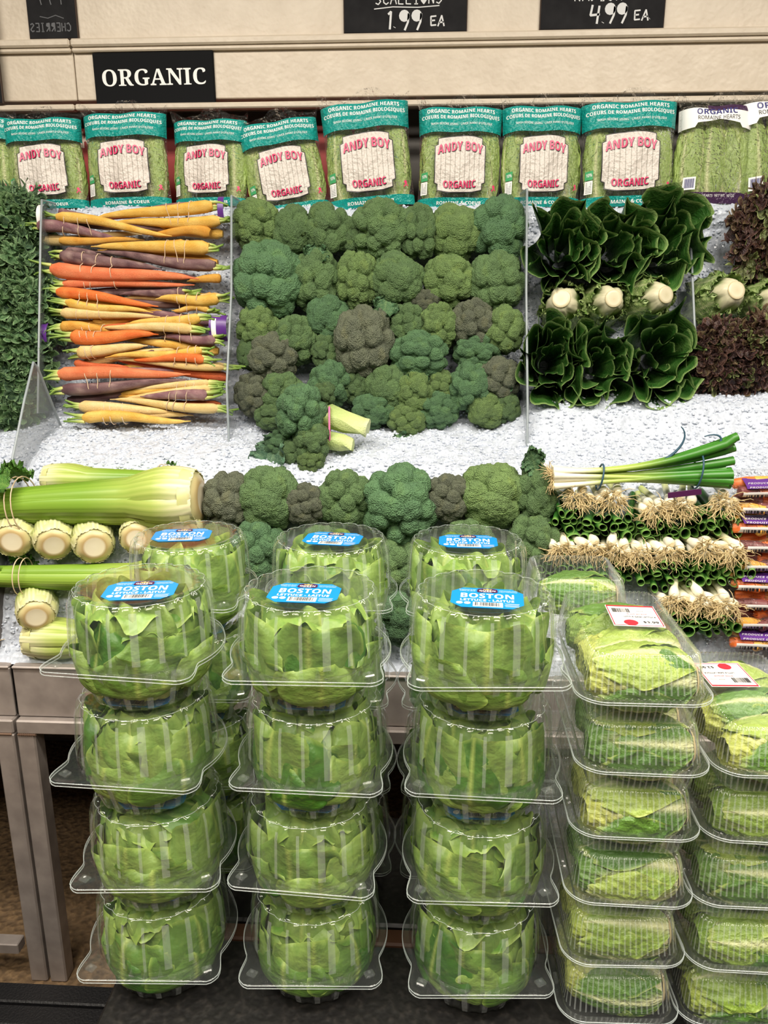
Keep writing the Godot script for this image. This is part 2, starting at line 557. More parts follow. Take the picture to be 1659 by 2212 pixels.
func materials():
	var soft := noise_image(FastNoiseLite.TYPE_SIMPLEX_SMOOTH, 0.02, 3, 256, 4)
	var fine := noise_image(FastNoiseLite.TYPE_SIMPLEX, 0.09, 5, 256, 3)
	var cells := noise_image(FastNoiseLite.TYPE_CELLULAR, 0.07, 9, 256, 1, FastNoiseLite.RETURN_DISTANCE)
	var ridge_n := FastNoiseLite.new()
	ridge_n.noise_type = FastNoiseLite.TYPE_SIMPLEX_SMOOTH; ridge_n.frequency = 0.022; ridge_n.seed = 12
	ridge_n.fractal_type = FastNoiseLite.FRACTAL_RIDGED; ridge_n.fractal_octaves = 3
	var ridged := ridge_n.get_seamless_image(256, 256)
	var t_fine := tex(fine)
	var t_cells := tex(cells)
	var t_ridge := tex(ridged)
	M.t_fine = t_fine; M.t_cells = t_cells; M.t_ridge = t_ridge
	# building
	mat("wall_paint", Color(1, 1, 1), 0.42, 0, {"tex": tinted(soft, rgb(204, 191, 172), rgb(218, 206, 188)), "bump": t_fine, "bump_cm": 0.05, "rep": 2.2, "world": true})
	mat("room_paint", rgb(88, 85, 82), 0.8)
	mat("ceiling_paint", rgb(64, 63, 62), 0.9)
	mat("floor_stone", Color(1, 1, 1), 0.85, 0, {"tex": tinted(fine, rgb(84, 66, 46), rgb(132, 106, 74)), "bump": t_fine, "bump_cm": 0.6, "rep": 1.7, "world": true})
	mat("red_board", rgb(150, 44, 40), 0.5)
	mat("cream_print", rgb(222, 200, 182), 0.5)
	mat("chalkboard", Color(1, 1, 1), 0.7, 0, {"spec": 0.3, "tex": tinted(soft, rgb(20, 20, 23), rgb(38, 38, 40)), "rep": 3.0})
	mat("slate_sign", rgb(20, 21, 23), 0.75, 0, {"spec": 0.25})
	mat("board_edge", rgb(66, 50, 40), 0.7)
	mat("chalk", rgb(222, 224, 226), 0.9)
	mat("chalk_faint", rgb(104, 106, 110), 0.9)
	mat("white_print", rgb(244, 244, 242), 0.5)
	mat("black_print", rgb(16, 15, 17), 0.5)
	mat("steel", Color(1, 1, 1), 0.42, 0.35, {"tex": tinted(soft, rgb(142, 133, 128), rgb(178, 168, 162)), "rep": 2.6, "world": true})
	mat("steel_dark", Color(1, 1, 1), 0.5, 0.6, {"tex": tinted(soft, rgb(88, 84, 82), rgb(140, 134, 130)), "rep": 3.0, "world": true})
	mat("weld", rgb(120, 96, 80), 0.7, 0.4)
	mat("black_plastic", rgb(24, 24, 26), 0.45, 0, {"bump": t_fine, "bump_cm": 0.05, "rep": 6.0})
	mat("black_board", Color(1, 1, 1), 0.42, 0, {"tex": tinted(fine, rgb(20, 19, 19), rgb(48, 45, 42), 2.5), "bump": t_fine, "bump_cm": 0.08, "rep": 2.5, "world": true})
	mat("brown_wood", rgb(86, 54, 34), 0.6)
	mat("ice", Color(1, 1, 1), 0.3, 0, {"tex": tinted(fine, rgb(178, 186, 199), rgb(212, 219, 230)), "bump": t_cells, "bump_cm": 0.35, "rep": 5.0, "world": true})
	mat("ice_chip", rgb(205, 212, 224), 0.12, 0, {"spec": 0.6})
	mat("acrylic", Color(0.52, 0.55, 0.57, 0.34), 0.3, 0, {"alpha": true, "spec": 0.5})
	mat("acrylic_edge", Color(0.66, 0.70, 0.72, 0.6), 0.3, 0, {"alpha": true})
	# wrapping
	mat("clear_film", Color(1, 1, 1, 0.02), 0.1, 0, {"alpha": true, "bump": t_ridge, "bump_cm": 2.2, "rep": 7.0, "spec": 0.8})
	mat("clamshell_plastic", Color(0.94, 0.97, 0.97, 0.02), 0.06, 0, {"alpha": true, "spec": 0.6})
	mat("clamshell_rim", Color(0.92, 0.96, 0.96, 0.02), 0.05, 0, {"alpha": true, "spec": 0.55})
	mat("clamshell_edge_glint", Color(0.9, 0.94, 0.94, 0.24), 0.12, 0, {"alpha": true, "spec": 0.6})  # whitish tint paints the light that a clear plastic edge collects
	mat("clamshell_rib_haze", Color(0.93, 0.96, 0.95, 0.15), 0.2, 0, {"alpha": true, "spec": 0.6})  # milky tint paints reflection and condensation over the moulded ribs
	mat("teal_print", rgb(18, 148, 140), 0.3, 0, {"bump": t_ridge, "bump_cm": 0.35, "rep": 9.0})
	mat("plaque_print", rgb(214, 206, 198), 0.35, 0, {"bump": t_ridge, "bump_cm": 0.2, "rep": 9.0})
	mat("pink_print", rgb(226, 60, 110), 0.35)
	mat("ink", rgb(30, 26, 30), 0.4)
	mat("grey_ink", rgb(112, 110, 92), 0.4)
	mat("green_print", rgb(70, 170, 110), 0.4)
	mat("red_print", rgb(214, 44, 58), 0.4)
	mat("purple_print", rgb(66, 40, 74), 0.35, 0, {"bump": t_ridge, "bump_cm": 0.3, "rep": 9.0})
	mat("violet_print", rgb(92, 48, 132), 0.35)
	mat("navy_print", rgb(64, 66, 128), 0.4)
	mat("blue_label", rgb(14, 136, 214), 0.3)
	mat("plum_label", rgb(74, 28, 70), 0.35)
	mat("gold_print", rgb(206, 178, 96), 0.4)
	mat("paper_label", rgb(240, 238, 236), 0.5)
	# vegetables (vertex colours carry the pigment)
	var leafy := {"vc": true, "bump": tex(soft), "bump_cm": 0.2, "rep": 9.0, "back": Color(0.35, 0.5, 0.15)}
	mat("butterhead", rgb(252, 252, 246), 0.42, 0, leafy)
	mat("romaine", Color(1, 1, 1), 0.4, 0, {"vc": true, "bump": t_ridge, "bump_cm": 0.22, "rep": Vector3(0.5, 1.5, 0.5), "back": Color(0.3, 0.42, 0.12)})
	mat("dark_leaf", Color(1, 1, 1), 0.36, 0, {"vc": true, "bump": t_ridge, "bump_cm": 0.2, "rep": 14.0, "back": Color(0.08, 0.14, 0.03)})
	mat("kale_leaf", Color(1, 1, 1), 0.6, 0, {"vc": true, "bump": t_cells, "bump_cm": 0.2, "rep": 30.0, "back": Color(0.1, 0.16, 0.06)})
	mat("red_leaf", Color(1, 1, 1), 0.42, 0, {"vc": true, "bump": t_ridge, "bump_cm": 0.2, "rep": 20.0, "back": Color(0.08, 0.06, 0.03)})
	for k in 4:
		var tone: Color = [rgb(208, 218, 200), rgb(238, 240, 206), rgb(218, 188, 222), rgb(190, 216, 214)][k]
		mat("broccoli_%d" % k, tone, 0.75, 0, {"vc": true, "bump": t_cells, "bump_cm": 0.4, "rep": 1.9})
	mat("broccoli_stalk", Color(1, 1, 1), 0.5, 0, {"vc": true, "bump": t_fine, "bump_cm": 0.1, "rep": 8.0})
	mat("carrot_skin", Color(1, 1, 1), 0.55, 0, {"vc": true, "bump": t_fine, "bump_cm": 0.1, "rep": Vector3(10, 50, 50)})
	mat("greens", Color(1, 1, 1), 0.5, 0, {"vc": true})
	mat("celery_stalk", Color(1, 1, 1), 0.36, 0, {"vc": true})
	mat("rubber_band", rgb(214, 190, 160), 0.6)
	mat("blue_band", rgb(50, 84, 104), 0.6)
	mat("pink_band", rgb(232, 120, 170), 0.55)
	mat("root_hair", rgb(206, 184, 136), 0.7)
	mat("bulb", Color(1, 1, 1), 0.35, 0, {"vc": true})
	mat("radish_skin", rgb(176, 22, 44), 0.3)
	mat("root_ball", rgb(74, 56, 40), 0.9, 0, {"bump": t_cells, "bump_cm": 0.5, "rep": 12.0})

# ------------------------------------------------------------------ setting
func slab(lo: Vector3, hi: Vector3, r := 0.0) -> ArrayMesh:
	var s := Shape.new()
	if r > 0: s.bevel_box((lo + hi) / 2, hi - lo, r)
	else: s.box((lo + hi) / 2, hi - lo)
	return s.mesh()

func room():
	structure("floor", slab(Vector3(-3.2, -0.15, -2.6), Vector3(3.2, 0, 3.2)), M.floor_stone)
	structure("ceiling", slab(Vector3(-3.2, 3.0, -2.6), Vector3(3.2, 3.15, 3.2)), M.ceiling_paint)
	structure("wall_left", slab(Vector3(-3.2, 0, -2.6), Vector3(-3.0, 3.0, 3.2)), M.room_paint)
	structure("wall_right", slab(Vector3(3.0, 0, -2.6), Vector3(3.2, 3.0, 3.2)), M.room_paint)
	structure("wall_front", slab(Vector3(-3.0, 0, 3.0), Vector3(3.0, 3.0, 3.2)), M.room_paint)
	structure("wall_back", slab(Vector3(-3.0, 0, -2.6), Vector3(3.0, 3.0, -2.26)), M.room_paint)

func board(called: String, label: String, lo: Vector2, hi: Vector2, z: float, m: Material, edge: Material, tilt := 0.0) -> Node3D:
	var c := Vector3((lo.x + hi.x) / 2, lo.y, z)
	var t := thing(called, label, "sign", c, euler(0, 0, tilt))
	var w := hi.x - lo.x
	var h := hi.y - lo.y
	var s := Shape.new()
	s.bevel_box(Vector3(0, h / 2, 0.004), Vector3(w, h, 0.008), 0.0012)
	part("panel", s.mesh(), edge, t)
	var f := Shape.new()
	f.bevel_box(Vector3(0, h / 2, 0.0085), Vector3(w - 0.004, h - 0.004, 0.0015), 0.0005)
	part("face", f.mesh(), m, t)
	return t

func price_wall():
	# the painted panels stand proud of the back wall and end in a lip above the bags
	var s := Shape.new()
	var seam := -0.889
	for x in [[-3.0, seam - 0.0012], [seam + 0.0012, 3.0]]:
		s.bevel_box(Vector3((x[0] + x[1]) / 2, 2.46, -2.19), Vector3(x[1] - x[0], 1.08, 0.14), 0.002)
	var w := structure("wall_panel", s.mesh(), M.wall_paint)
	var t := Shape.new()
	for x in [[-3.0, seam - 0.0012], [seam + 0.0012, 3.0]]:
		var cx: float = (x[0] + x[1]) / 2
		var wd: float = x[1] - x[0]
		t.bevel_box(Vector3(cx, 2.0465, -2.112), Vector3(wd, 0.018, 0.02), 0.004)
		t.bevel_box(Vector3(cx, 2.0315, -2.114), Vector3(wd, 0.010, 0.012), 0.003)
	structure("trim_1", t.mesh(), M.wall_paint)
	var l := Shape.new()
	for x in [[-3.0, seam - 0.0012], [seam + 0.0012, 3.0]]:
		l.bevel_box(Vector3((x[0] + x[1]) / 2, 1.9, -2.11), Vector3(x[1] - x[0], 0.014, 0.026), 0.003)
	structure("trim_2", l.mesh(), M.wall_paint)
	var r := thing("red_board", "red board with cream lettering in the recess behind the lettuce bags", "board", Vector3(-0.55, 1.66, -2.245))
	var b := Shape.new()
	b.bevel_box(Vector3(0, 0.11, 0), Vector3(0.95, 0.22, 0.012), 0.002)
	part("panel", b.mesh(), M.red_board, r)
	var lt := Shape.new()
	lt.glyphs("ROCK", -0.44, 0.192, 0.042, 0.17, 0.0068)
	part("lettering", lt.mesh(), M.cream_print, r)
	lt = Shape.new()
	lt.glyphs("PRODUITES", 0.06, 0.192, 0.042, 0.36, 0.0068)
	part("lettering", lt.mesh(), M.cream_print, r)
	# signs
	var o := board("organic_sign", "black sign with white serif lettering ORGANIC below the rail", Vector2(-0.837, 1.906), Vector2(-0.533, 2.025), -2.12 + 0.0005, M.slate_sign, M.slate_sign, 0.3)
	var g := Shape.new()
	g.glyphs("ORGANIC", 0, 0.062, 0.038, 0.262, 0.0096, "Droid Serif")
	part("lettering", g.mesh(), M.white_print, o)
	var sc := board("price_chalkboard", "chalkboard priced 1.99 EA for scallions", Vector2(-0.209, 2.0560), Vector2(0.09, 2.28), -2.12 + 0.0005, M.chalkboard, M.board_edge)
	var k := Shape.new()
	var q := [[-0.02, 0.045], [0.0, 0.05]]
	k.stroke([Vector2(-0.041, 0.040), Vector2(-0.034, 0.046), Vector2(-0.037, 0.008)], 0.005, 0.0098)
	k.stroke([Vector2(-0.026, 0.012), Vector2(-0.0255, 0.013)], 0.006, 0.0098)
	nine(k, Vector2(-0.002, 0.0275), 0.0098)
	nine(k, Vector2(0.028, 0.0275), 0.0098)
	ea(k, Vector2(0.062, 0.024), 0.0098)
	k.stroke([Vector2(-0.075, 0.052), Vector2(-0.03, 0.056), Vector2(0.03, 0.054), Vector2(0.082, 0.057)], 0.0022, 0.0098)
	part("chalk_writing", k.mesh(), M.chalk, sc)
	k = Shape.new()
	var x := -0.072
	for ch in ["S", "C", "A", "L", "L", "I", "O", "N", "S"]:
		chalk_letter(k, ch, Vector2(x, 0.0615), 0.0145, 0.026, 0.0098)
		x += 0.0182
	part("chalk_writing", k.mesh(), M.chalk, sc)
	var ra := board("price_chalkboard", "chalkboard priced 4.99 EA for radish", Vector2(0.263, 2.0560), Vector2(0.557, 2.28), -2.12 + 0.0005, M.chalkboard, M.board_edge)
	var kk := Shape.new()
	kk.stroke([Vector2(-0.024, 0.052), Vector2(-0.028, 0.030), Vector2(-0.006, 0.032)], 0.005, 0.0098)
	kk.stroke([Vector2(-0.008, 0.050), Vector2(-0.012, 0.012)], 0.005, 0.0098)
	kk.stroke([Vector2(0.002, 0.014), Vector2(0.0025, 0.015)], 0.006, 0.0098)
	nine(kk, Vector2(0.018, 0.034), 0.0098)
	nine(kk, Vector2(0.046, 0.034), 0.0098)
	ea(kk, Vector2(0.076, 0.028), 0.0098)
	kk.stroke([Vector2(0.111, 0.021), Vector2(0.1115, 0.0215)], 0.005, 0.0098)
	part("chalk_writing", kk.mesh(), M.chalk, ra)
	kk = Shape.new()
	x = -0.068
	for ch in ["R", "A", "D", "I", "S", "H"]:
		chalk_letter(kk, ch, Vector2(x, 0.0605), 0.015, 0.026, 0.0098)
		x += 0.0195
	part("chalk_writing", kk.mesh(), M.chalk, ra)
	var ch1 := board("price_chalkboard", "small worn chalkboard with faint mirrored chalk writing", Vector2(-0.992, 2.0560), Vector2(-0.868, 2.28), -2.12 + 0.0005, M.chalkboard, M.board_edge)
	var ck := Shape.new()
	x = 0.046
	for ch in ["C", "H", "E", "R", "R", "I", "E", "S"]:
		chalk_letter(ck, ch, Vector2(x, 0.017), -0.0105, 0.018, 0.0098)
		x -= 0.0132
	ck.stroke([Vector2(0.03, 0.045), Vector2(0.01, 0.052), Vector2(-0.01, 0.046), Vector2(-0.03, 0.05)], 0.0018, 0.0098)
	part("chalk_writing", ck.mesh(), M.chalk_faint, ch1)
	ck = Shape.new()
	x = 0.036
	for ch in ["1", "9", "9"]:
		chalk_letter(ck, ch, Vector2(x, 0.075), -0.018, 0.028, 0.0098)
		x -= 0.024
	part("chalk_writing", ck.mesh(), M.chalk_faint, ch1)
	var big := board("tall_chalkboard", "tall chalkboard reaching past the rail down to the lip", Vector2(-1.36, 1.908), Vector2(-1.067, 2.4), -2.098, M.chalkboard, M.board_edge)
	var bk := Shape.new()
	bk.stroke([Vector2(0.10, 0.125), Vector2(0.125, 0.14), Vector2(0.137, 0.12), Vector2(0.12, 0.10), Vector2(0.10, 0.104)], 0.003, 0.0098)
	part("chalk_writing", bk.mesh(), M.chalk, big)
	bk = Shape.new()
	x = 0.09
	for ch in ["O", "N", "L", "Y"]:
		chalk_letter(bk, ch, Vector2(x, 0.006), 0.010, 0.016, 0.0098)
		x += 0.0132
	part("chalk_writing", bk.mesh(), M.chalk, big)

func nine(s: Shape, at: Vector2, z: float):
	var p := []
	for k in 13:
		var a := PI * 0.15 + TAU * k / 12.0
		p.append(at + Vector2(cos(a) * 0.0105, 0.009 + sin(a) * 0.0105))
	s.stroke(p, 0.0048, z)
	s.stroke([at + Vector2(0.0105, 0.014), at + Vector2(0.009, -0.004), at + Vector2(0.001, -0.022)], 0.0048, z)

func ea(s: Shape, at: Vector2, z: float):
	s.stroke([at + Vector2(0.013, 0.011), at + Vector2(0, 0.010), at + Vector2(0.0005, -0.009), at + Vector2(0.013, -0.008)], 0.0034, z)
	s.stroke([at + Vector2(0.0005, 0.001), at + Vector2(0.010, 0.002)], 0.0034, z)
	s.stroke([at + Vector2(0.017, -0.011), at + Vector2(0.026, 0.012), at + Vector2(0.032, -0.011)], 0.0034, z)
	s.stroke([at + Vector2(0.020, -0.003), at + Vector2(0.031, -0.002)], 0.0034, z)

func chalk_letter(s: Shape, ch: String, at: Vector2, w: float, h: float, z: float):
	var lines := {
		"S": [[[0.9, 0.85], [0.4, 1], [0.08, 0.78], [0.5, 0.52], [0.9, 0.25], [0.5, 0], [0.05, 0.12]]],
		"C": [[[0.95, 0.85], [0.5, 1], [0.08, 0.6], [0.15, 0.15], [0.55, 0], [0.95, 0.15]]],
		"A": [[[0, 0], [0.5, 1], [1, 0]], [[0.2, 0.38], [0.82, 0.4]]],
		"L": [[[0.1, 1], [0.1, 0.02], [0.9, 0]]],
		"I": [[[0.5, 1], [0.5, 0]], [[0.2, 1], [0.8, 1]], [[0.2, 0], [0.8, 0]]],
		"O": [[[0.5, 1], [0.1, 0.7], [0.1, 0.25], [0.5, 0], [0.9, 0.3], [0.9, 0.7], [0.5, 1]]],
		"N": [[[0.08, 0], [0.1, 1], [0.85, 0.02], [0.9, 1]]],
		"R": [[[0.1, 0], [0.1, 1], [0.7, 0.95], [0.8, 0.7], [0.15, 0.5], [0.9, 0]]],
		"D": [[[0.1, 0], [0.1, 1], [0.7, 0.8], [0.85, 0.4], [0.1, 0]]],
		"H": [[[0.1, 0], [0.1, 1]], [[0.88, 0], [0.88, 1]], [[0.1, 0.5], [0.88, 0.52]]],
		"E": [[[0.9, 1], [0.1, 1], [0.1, 0], [0.9, 0.02]], [[0.1, 0.5], [0.7, 0.52]]],
		"Y": [[[0.1, 1], [0.5, 0.5], [0.9, 1]], [[0.5, 0.5], [0.45, 0]]],
		"1": [[[0.2, 0.8], [0.55, 1], [0.5, 0]]],
		"9": [[[0.85, 0.7], [0.45, 0.98], [0.12, 0.7], [0.45, 0.48], [0.85, 0.7], [0.6, 0]]],
	}
	for l in lines[ch]:
		var p := []
		for q in l: p.append(at + Vector2(q[0] * w, q[1] * h))
		s.stroke(p, 0.0026, z)

func steel_tables():
	# two steel ice tables side by side; only their fronts and near legs show
	for k in 2:
		var x0: float = [-2.3, -0.7945][k]
		var x1: float = [-0.8005, 1.5][k]
		var t := thing("ice_table", ["steel ice table holding the kale and radishes", "steel ice table holding the celery, broccoli and scallions"][k], "table", Vector3((x0 + x1) / 2, 0, -1.335), Basis(), "steel ice tables")
		var w := x1 - x0
		var f := Shape.new()
		f.bevel_box(Vector3(0, 0.685, -0.004), Vector3(w, 0.104, 0.008), 0.002)
		part("front_panel", f.mesh(), M.steel, t)
		var lp := Shape.new()
		lp.bevel_box(Vector3(0, 0.7395, -0.006), Vector3(w, 0.006, 0.020), 0.002)
		part("lip", lp.mesh(), M.steel, t)
		var r := Shape.new()
		r.bevel_box(Vector3(0, 0.617, 0.0), Vector3(w, 0.030, 0.03), 0.003)
		part("front_rail", r.mesh(), M.steel, t)
		var sh := Shape.new()
		sh.box(Vector3(0, 0.62, -0.45), Vector3(w, 0.02, 0.86))
		part("tray", sh.mesh(), M.steel_dark, t)
		var bk := Shape.new()
		bk.box(Vector3(0, 0.83, -0.885), Vector3(w, 1.58, 0.01))
		part("back_panel", bk.mesh(), M.steel_dark, t)
		for e in [-1.0, 1.0]:
			for zz in [-0.002, -0.84]:
				var l := Shape.new()
				l.bevel_box(Vector3(e * (w / 2 - 0.0185), 0.301, zz), Vector3(0.037, 0.602, 0.037), 0.003)
				part("leg", l.mesh(), M.steel, t)
		for e in [-1.0, 1.0]:
			var wd := Shape.new()
			for n in 9: wd.tube([Vector3(e * (w / 2 - 0.003 - n * 0.004), 0.602, 0.016), Vector3(e * (w / 2 - 0.007 - n * 0.004), 0.6025, 0.017)], [0.0022, 0.0028], 6)
			part("weld_bead", wd.mesh(), M.weld, t)
		if k == 0:
			var c := Shape.new()
			c.bevel_box(Vector3(-0.019, 0.08, 0.0), Vector3(w - 0.075, 0.025, 0.03), 0.002)
			part("cross_bar", c.mesh(), M.steel, t)
	var p := thing("plastic_pallet", "black slatted plastic pallet on the floor in front of the table legs", "pallet", Vector3(-1.0, 0, -1.0))
	for n in 9:
		var s := Shape.new()
		s.bevel_box(Vector3(0, 0.09, -0.2 + n * 0.05), Vector3(0.9, 0.02, 0.044), 0.003)
		part("slat", s.mesh(), M.black_plastic, p)
	for n in 3:
		var s := Shape.new()
		s.bevel_box(Vector3(-0.4 + n * 0.4, 0.04, 0), Vector3(0.08, 0.08, 0.44), 0.004)
		part("runner", s.mesh(), M.black_plastic, p)

# ------------------------------------------------------------------ ice
# the surface of the ice: height over depth, highest behind the bins
const ICE = [[1.344, 0.742], [1.385, 0.76], [1.42, 0.86], [1.52, 1.065], [1.56, 1.10], [1.65, 1.125], [1.76, 1.155], [1.83, 1.20], [1.99, 1.585], [1.985, 1.63], [2.0, 1.645], [2.06, 1.652], [2.21, 1.655]]
var ice_len := []

func ice_profile(s: float) -> Vector2:
	var total: float = ice_len[-1]
	var at := s * total
	for k in ICE.size() - 1:
		if at <= ice_len[k + 1] or k == ICE.size() - 2:
			var f: float = clampf((at - ice_len[k]) / (ice_len[k + 1] - ice_len[k]), 0, 1)
			return Vector2(lerpf(ICE[k][0], ICE[k + 1][0], f), lerpf(ICE[k][1], ICE[k + 1][1], f))
	return Vector2.ZERO

func ice():
	ice_len = [0.0]
	for k in ICE.size() - 1:
		ice_len.append(ice_len[-1] + Vector2(ICE[k][0], ICE[k][1]).distance_to(Vector2(ICE[k + 1][0], ICE[k + 1][1])))
	var nu := 400
	var nv := 210
	var big := noise(3.2, 41)
	var mid := noise(22.0, 42)
	var cell := noise(95.0, 43, FastNoiseLite.TYPE_CELLULAR)
	var pts := PackedVector3Array()
	pts.resize(nu * nv)
	for j in nv:
		var s := j / float(nv - 1)
		var p := ice_profile(s)
		var q := ice_profile(minf(s + 0.012, 1.0)) - ice_profile(maxf(s - 0.012, 0.0))
		var n := Vector3(0, q.x, q.y).normalized()
		for i in nu:
			var x := lerpf(-1.35, 1.2, i / float(nu - 1))
			var o := Vector3(x, p.y, -p.x)
			# a mound of spare ice under the romaine and round the broccoli stalk
			var mound := smoothstep(0.14, 0.3, x) * exp(-pow((p.x - 1.755) / 0.075, 2.0)) * smoothstep(1.05, 1.13, p.y)
			var wave := 0.35 * smoothstep(1.06, 1.12, p.y) * (1.0 - smoothstep(1.2, 1.26, p.y))
			var amp := big.get_noise_3dv(o) * (0.012 + 0.02 * wave) + mid.get_noise_3dv(o) * (0.005 + 0.006 * wave) + cell.get_noise_3dv(o) * 0.0035
			if p.x > 1.985 and p.y > 1.6: amp += 0.006
			pts[j * nu + i] = o + n * amp + Vector3(0, 0.062, 0.012) * mound
	var sh := Shape.new()
	sh.grid(nu, nv, func(i: int, j: int): return pts[j * nu + i])
	var o := part("crushed_ice", sh.mesh(), M.ice, self)
	o.set_meta("label", "bed of crushed white ice sloping under the vegetables"); o.set_meta("category", "ice"); o.set_meta("kind", "stuff")
	# loose chips on top of it
	var chip := Shape.new()
	var r := RandomNumberGenerator.new()
	r.seed = 5
	var corners := []
	for k in 12:
		var d := Vector3(r.randfn(), r.randfn(), r.randfn()).normalized()
		corners.append(d * r.randf_range(0.7, 1.0))
	var ico := [[0, 1, 4], [0, 4, 9], [9, 4, 5], [4, 8, 5], [4, 1, 8], [8, 1, 10], [8, 10, 3], [5, 8, 3], [5, 3, 2], [2, 3, 7], [7, 3, 10], [7, 10, 6], [7, 6, 11], [11, 6, 0], [0, 6, 1], [6, 10, 1], [9, 11, 0], [9, 2, 11], [9, 5, 2], [7, 11, 2]]
	var g := (1.0 + sqrt(5.0)) / 2.0
	var iv := [[-1, 0, g], [1, 0, g], [-1, 0, -g], [1, 0, -g], [0, g, 1], [0, g, -1], [0, -g, 1], [0, -g, -1], [g, 1, 0], [-g, 1, 0], [g, -1, 0], [-g, -1, 0]]
	var pv := []
	for k in 12: pv.append(Vector3(iv[k][0], iv[k][1], iv[k][2]).normalized() * r.randf_range(0.6, 1.15))
	for t in ico: chip.tri(pv[t[0]], pv[t[2]], pv[t[1]])
	var mm := MultiMesh.new()
	mm.transform_format = MultiMesh.TRANSFORM_3D
	mm.mesh = chip.mesh()
	var xs := []
	for k in 52000:
		var j := int(r.randf_range(0.02, 0.98) * nv)
		var i := int(r.randf_range(0.04, 0.96) * nu)
		var at := pts[j * nu + i] + Vector3(r.randf_range(-0.003, 0.003), r.randf_range(-0.002, 0.002), r.randf_range(-0.003, 0.003))
		var k2 := r.randf_range(0.0016, 0.0042) * (1.0 + 0.8 * float(r.randf() < 0.08))
		xs.append(Transform3D(Basis.from_euler(Vector3(r.randf() * TAU, r.randf() * TAU, r.randf() * TAU)).scaled(Vector3(k2, k2 * r.randf_range(0.6, 1.0), k2)), at))
	mm.instance_count = xs.size()
	for k in xs.size(): mm.set_instance_transform(k, xs[k])
	var mi := MultiMeshInstance3D.new()
	mi.name = "ice_chips"; mi.multimesh = mm; mi.material_override = M.ice_chip
	add_child(mi)
	mi.set_meta("label", "loose glittering ice chips lying on the crushed ice"); mi.set_meta("category", "ice"); mi.set_meta("kind", "stuff")

func dividers():
	# sheets standing across the bins: outline in (depth, height), thickness along x
	var list := [
		["tall_divider", "frosted acrylic divider between the kale and the carrots", -0.866, [[1.69, 1.185], [1.80, 1.17], [2.0, 1.6], [1.99, 1.66], [1.885, 1.655], [1.85, 1.58]], 9.0],
		["tall_divider", "frosted acrylic divider between the carrots and the broccoli", -0.428, [[1.66, 1.10], [1.80, 1.15], [2.0, 1.6], [1.99, 1.665], [1.87, 1.66], [1.80, 1.45], [1.67, 1.25]], 5.0],
		["tall_divider", "frosted acrylic divider between the broccoli and the romaine", 0.222, [[1.66, 1.12], [1.80, 1.15], [2.0, 1.6], [1.99, 1.675], [1.87, 1.67], [1.80, 1.45], [1.68, 1.2]], 0.0],
		["low_divider", "short acrylic divider between the romaine and the red lettuce", 0.596, [[1.76, 1.29], [1.86, 1.29], [2.0, 1.58], [1.9, 1.60]], 0.0],
		["pointed_divider", "clear acrylic divider with a pointed top beside the celery", -0.832, [[1.36, 0.9], [1.42, 1.0], [1.5, 1.12], [1.575, 1.23], [1.63, 1.302], [1.645, 1.29], [1.74, 1.12], [1.6, 1.05], [1.46, 0.9]], 0.0],
	]
	for d in list:
		var poly := PackedVector2Array()
		for p in d[3]: poly.append(Vector2(p[0], p[1]))
		var base := Vector3(d[2], d[3][0][1], -d[3][0][0])
		var t := thing(d[0], d[1], "divider", base, Basis(Vector3.UP, deg_to_rad(d[4])))
		var s := Shape.new()
		s.prism(poly, -0.0022, 0.0022)
		var b := base
		s.warp(func(q: Vector3): return Vector3(q.z, q.y, -q.x) - Vector3(0, b.y, b.z))
		part("sheet", s.mesh(), M.acrylic, t)
		var e := Shape.new()
		var line := []
		for p in d[3]: line.append(Vector3(0, p[1] - base.y, -p[0] - base.z))
		if d[0] == "pointed_divider": line = line.slice(0, 7)
		else: line = [line[0]] + line.slice(3)
		line.reverse()
		if d[0] != "pointed_divider": line.append(line.pop_front())
		if d[0] != "pointed_divider":
			line = []
			for p in (d[3].slice(3) + [d[3][0]]): line.append(Vector3(0, p[1] - base.y, -p[0] - base.z))
		var rr := []
		for p in line: rr.append(0.0028)
		e.tube(line, rr, 6)
		part("polished_edge", e.mesh(), M.acrylic_edge, t)
	var st := thing("steel_partition", "dark steel partition between the radishes and the celery", "divider", Vector3(-0.84, 0.735, -1.40))
	var ss := Shape.new()
	ss.bevel_box(Vector3(0, 0.13, -0.02), Vector3(0.004, 0.26, 0.12), 0.001)
	part("plate", ss.mesh(), M.steel_dark, st)

# ------------------------------------------------------------------ bagged romaine hearts
const BAG_W = 0.205
const BAG_H = 0.235
var bag_noise: FastNoiseLite

func bag_front(x: float, y: float, lift := 0.0) -> Vector3:
	var u := clampf(x / (BAG_W / 2), -1, 1)
	var v := clampf(y / BAG_H, 0, 1)
	var z := 0.040 * pow(maxf(0, 1 - pow(absf(u), 3.0)), 0.55) * pow(sin(PI * clampf(v * 0.94 + 0.03, 0, 1)), 0.22)
	z += 0.003 * cos(u * 8.5) * (1 - u * u) * sin(PI * v)
	z += bag_noise.get_noise_2d(x, y) * 0.004 * (1 - pow(u, 6.0))
	var edge := 1.0 - 0.035 * sin(PI * v)
	return Vector3(x * edge, y + 0.006 * bag_noise.get_noise_2d(x * 0.5 + 7, 3) * v, z + lift)

func on_bag(s: Shape, lift: float) -> ArrayMesh:
	s.warp(func(p: Vector3): return bag_front(p.x, p.y, lift + p.z))
	return s.mesh()

func patch(s: Shape, x0: float, x1: float, y0: float, y1: float, nx: int, ny: int):
	s.grid(nx + 1, ny + 1, func(i: int, j: int): return Vector3(lerpf(x0, x1, i / float(nx)), lerpf(y0, y1, j / float(ny)), 0))

func arch(s: Shape, k: float, from := 0):
	s.warp(func(p: Vector3): return Vector3(p.x, p.y - k * p.x * p.x, p.z), from)

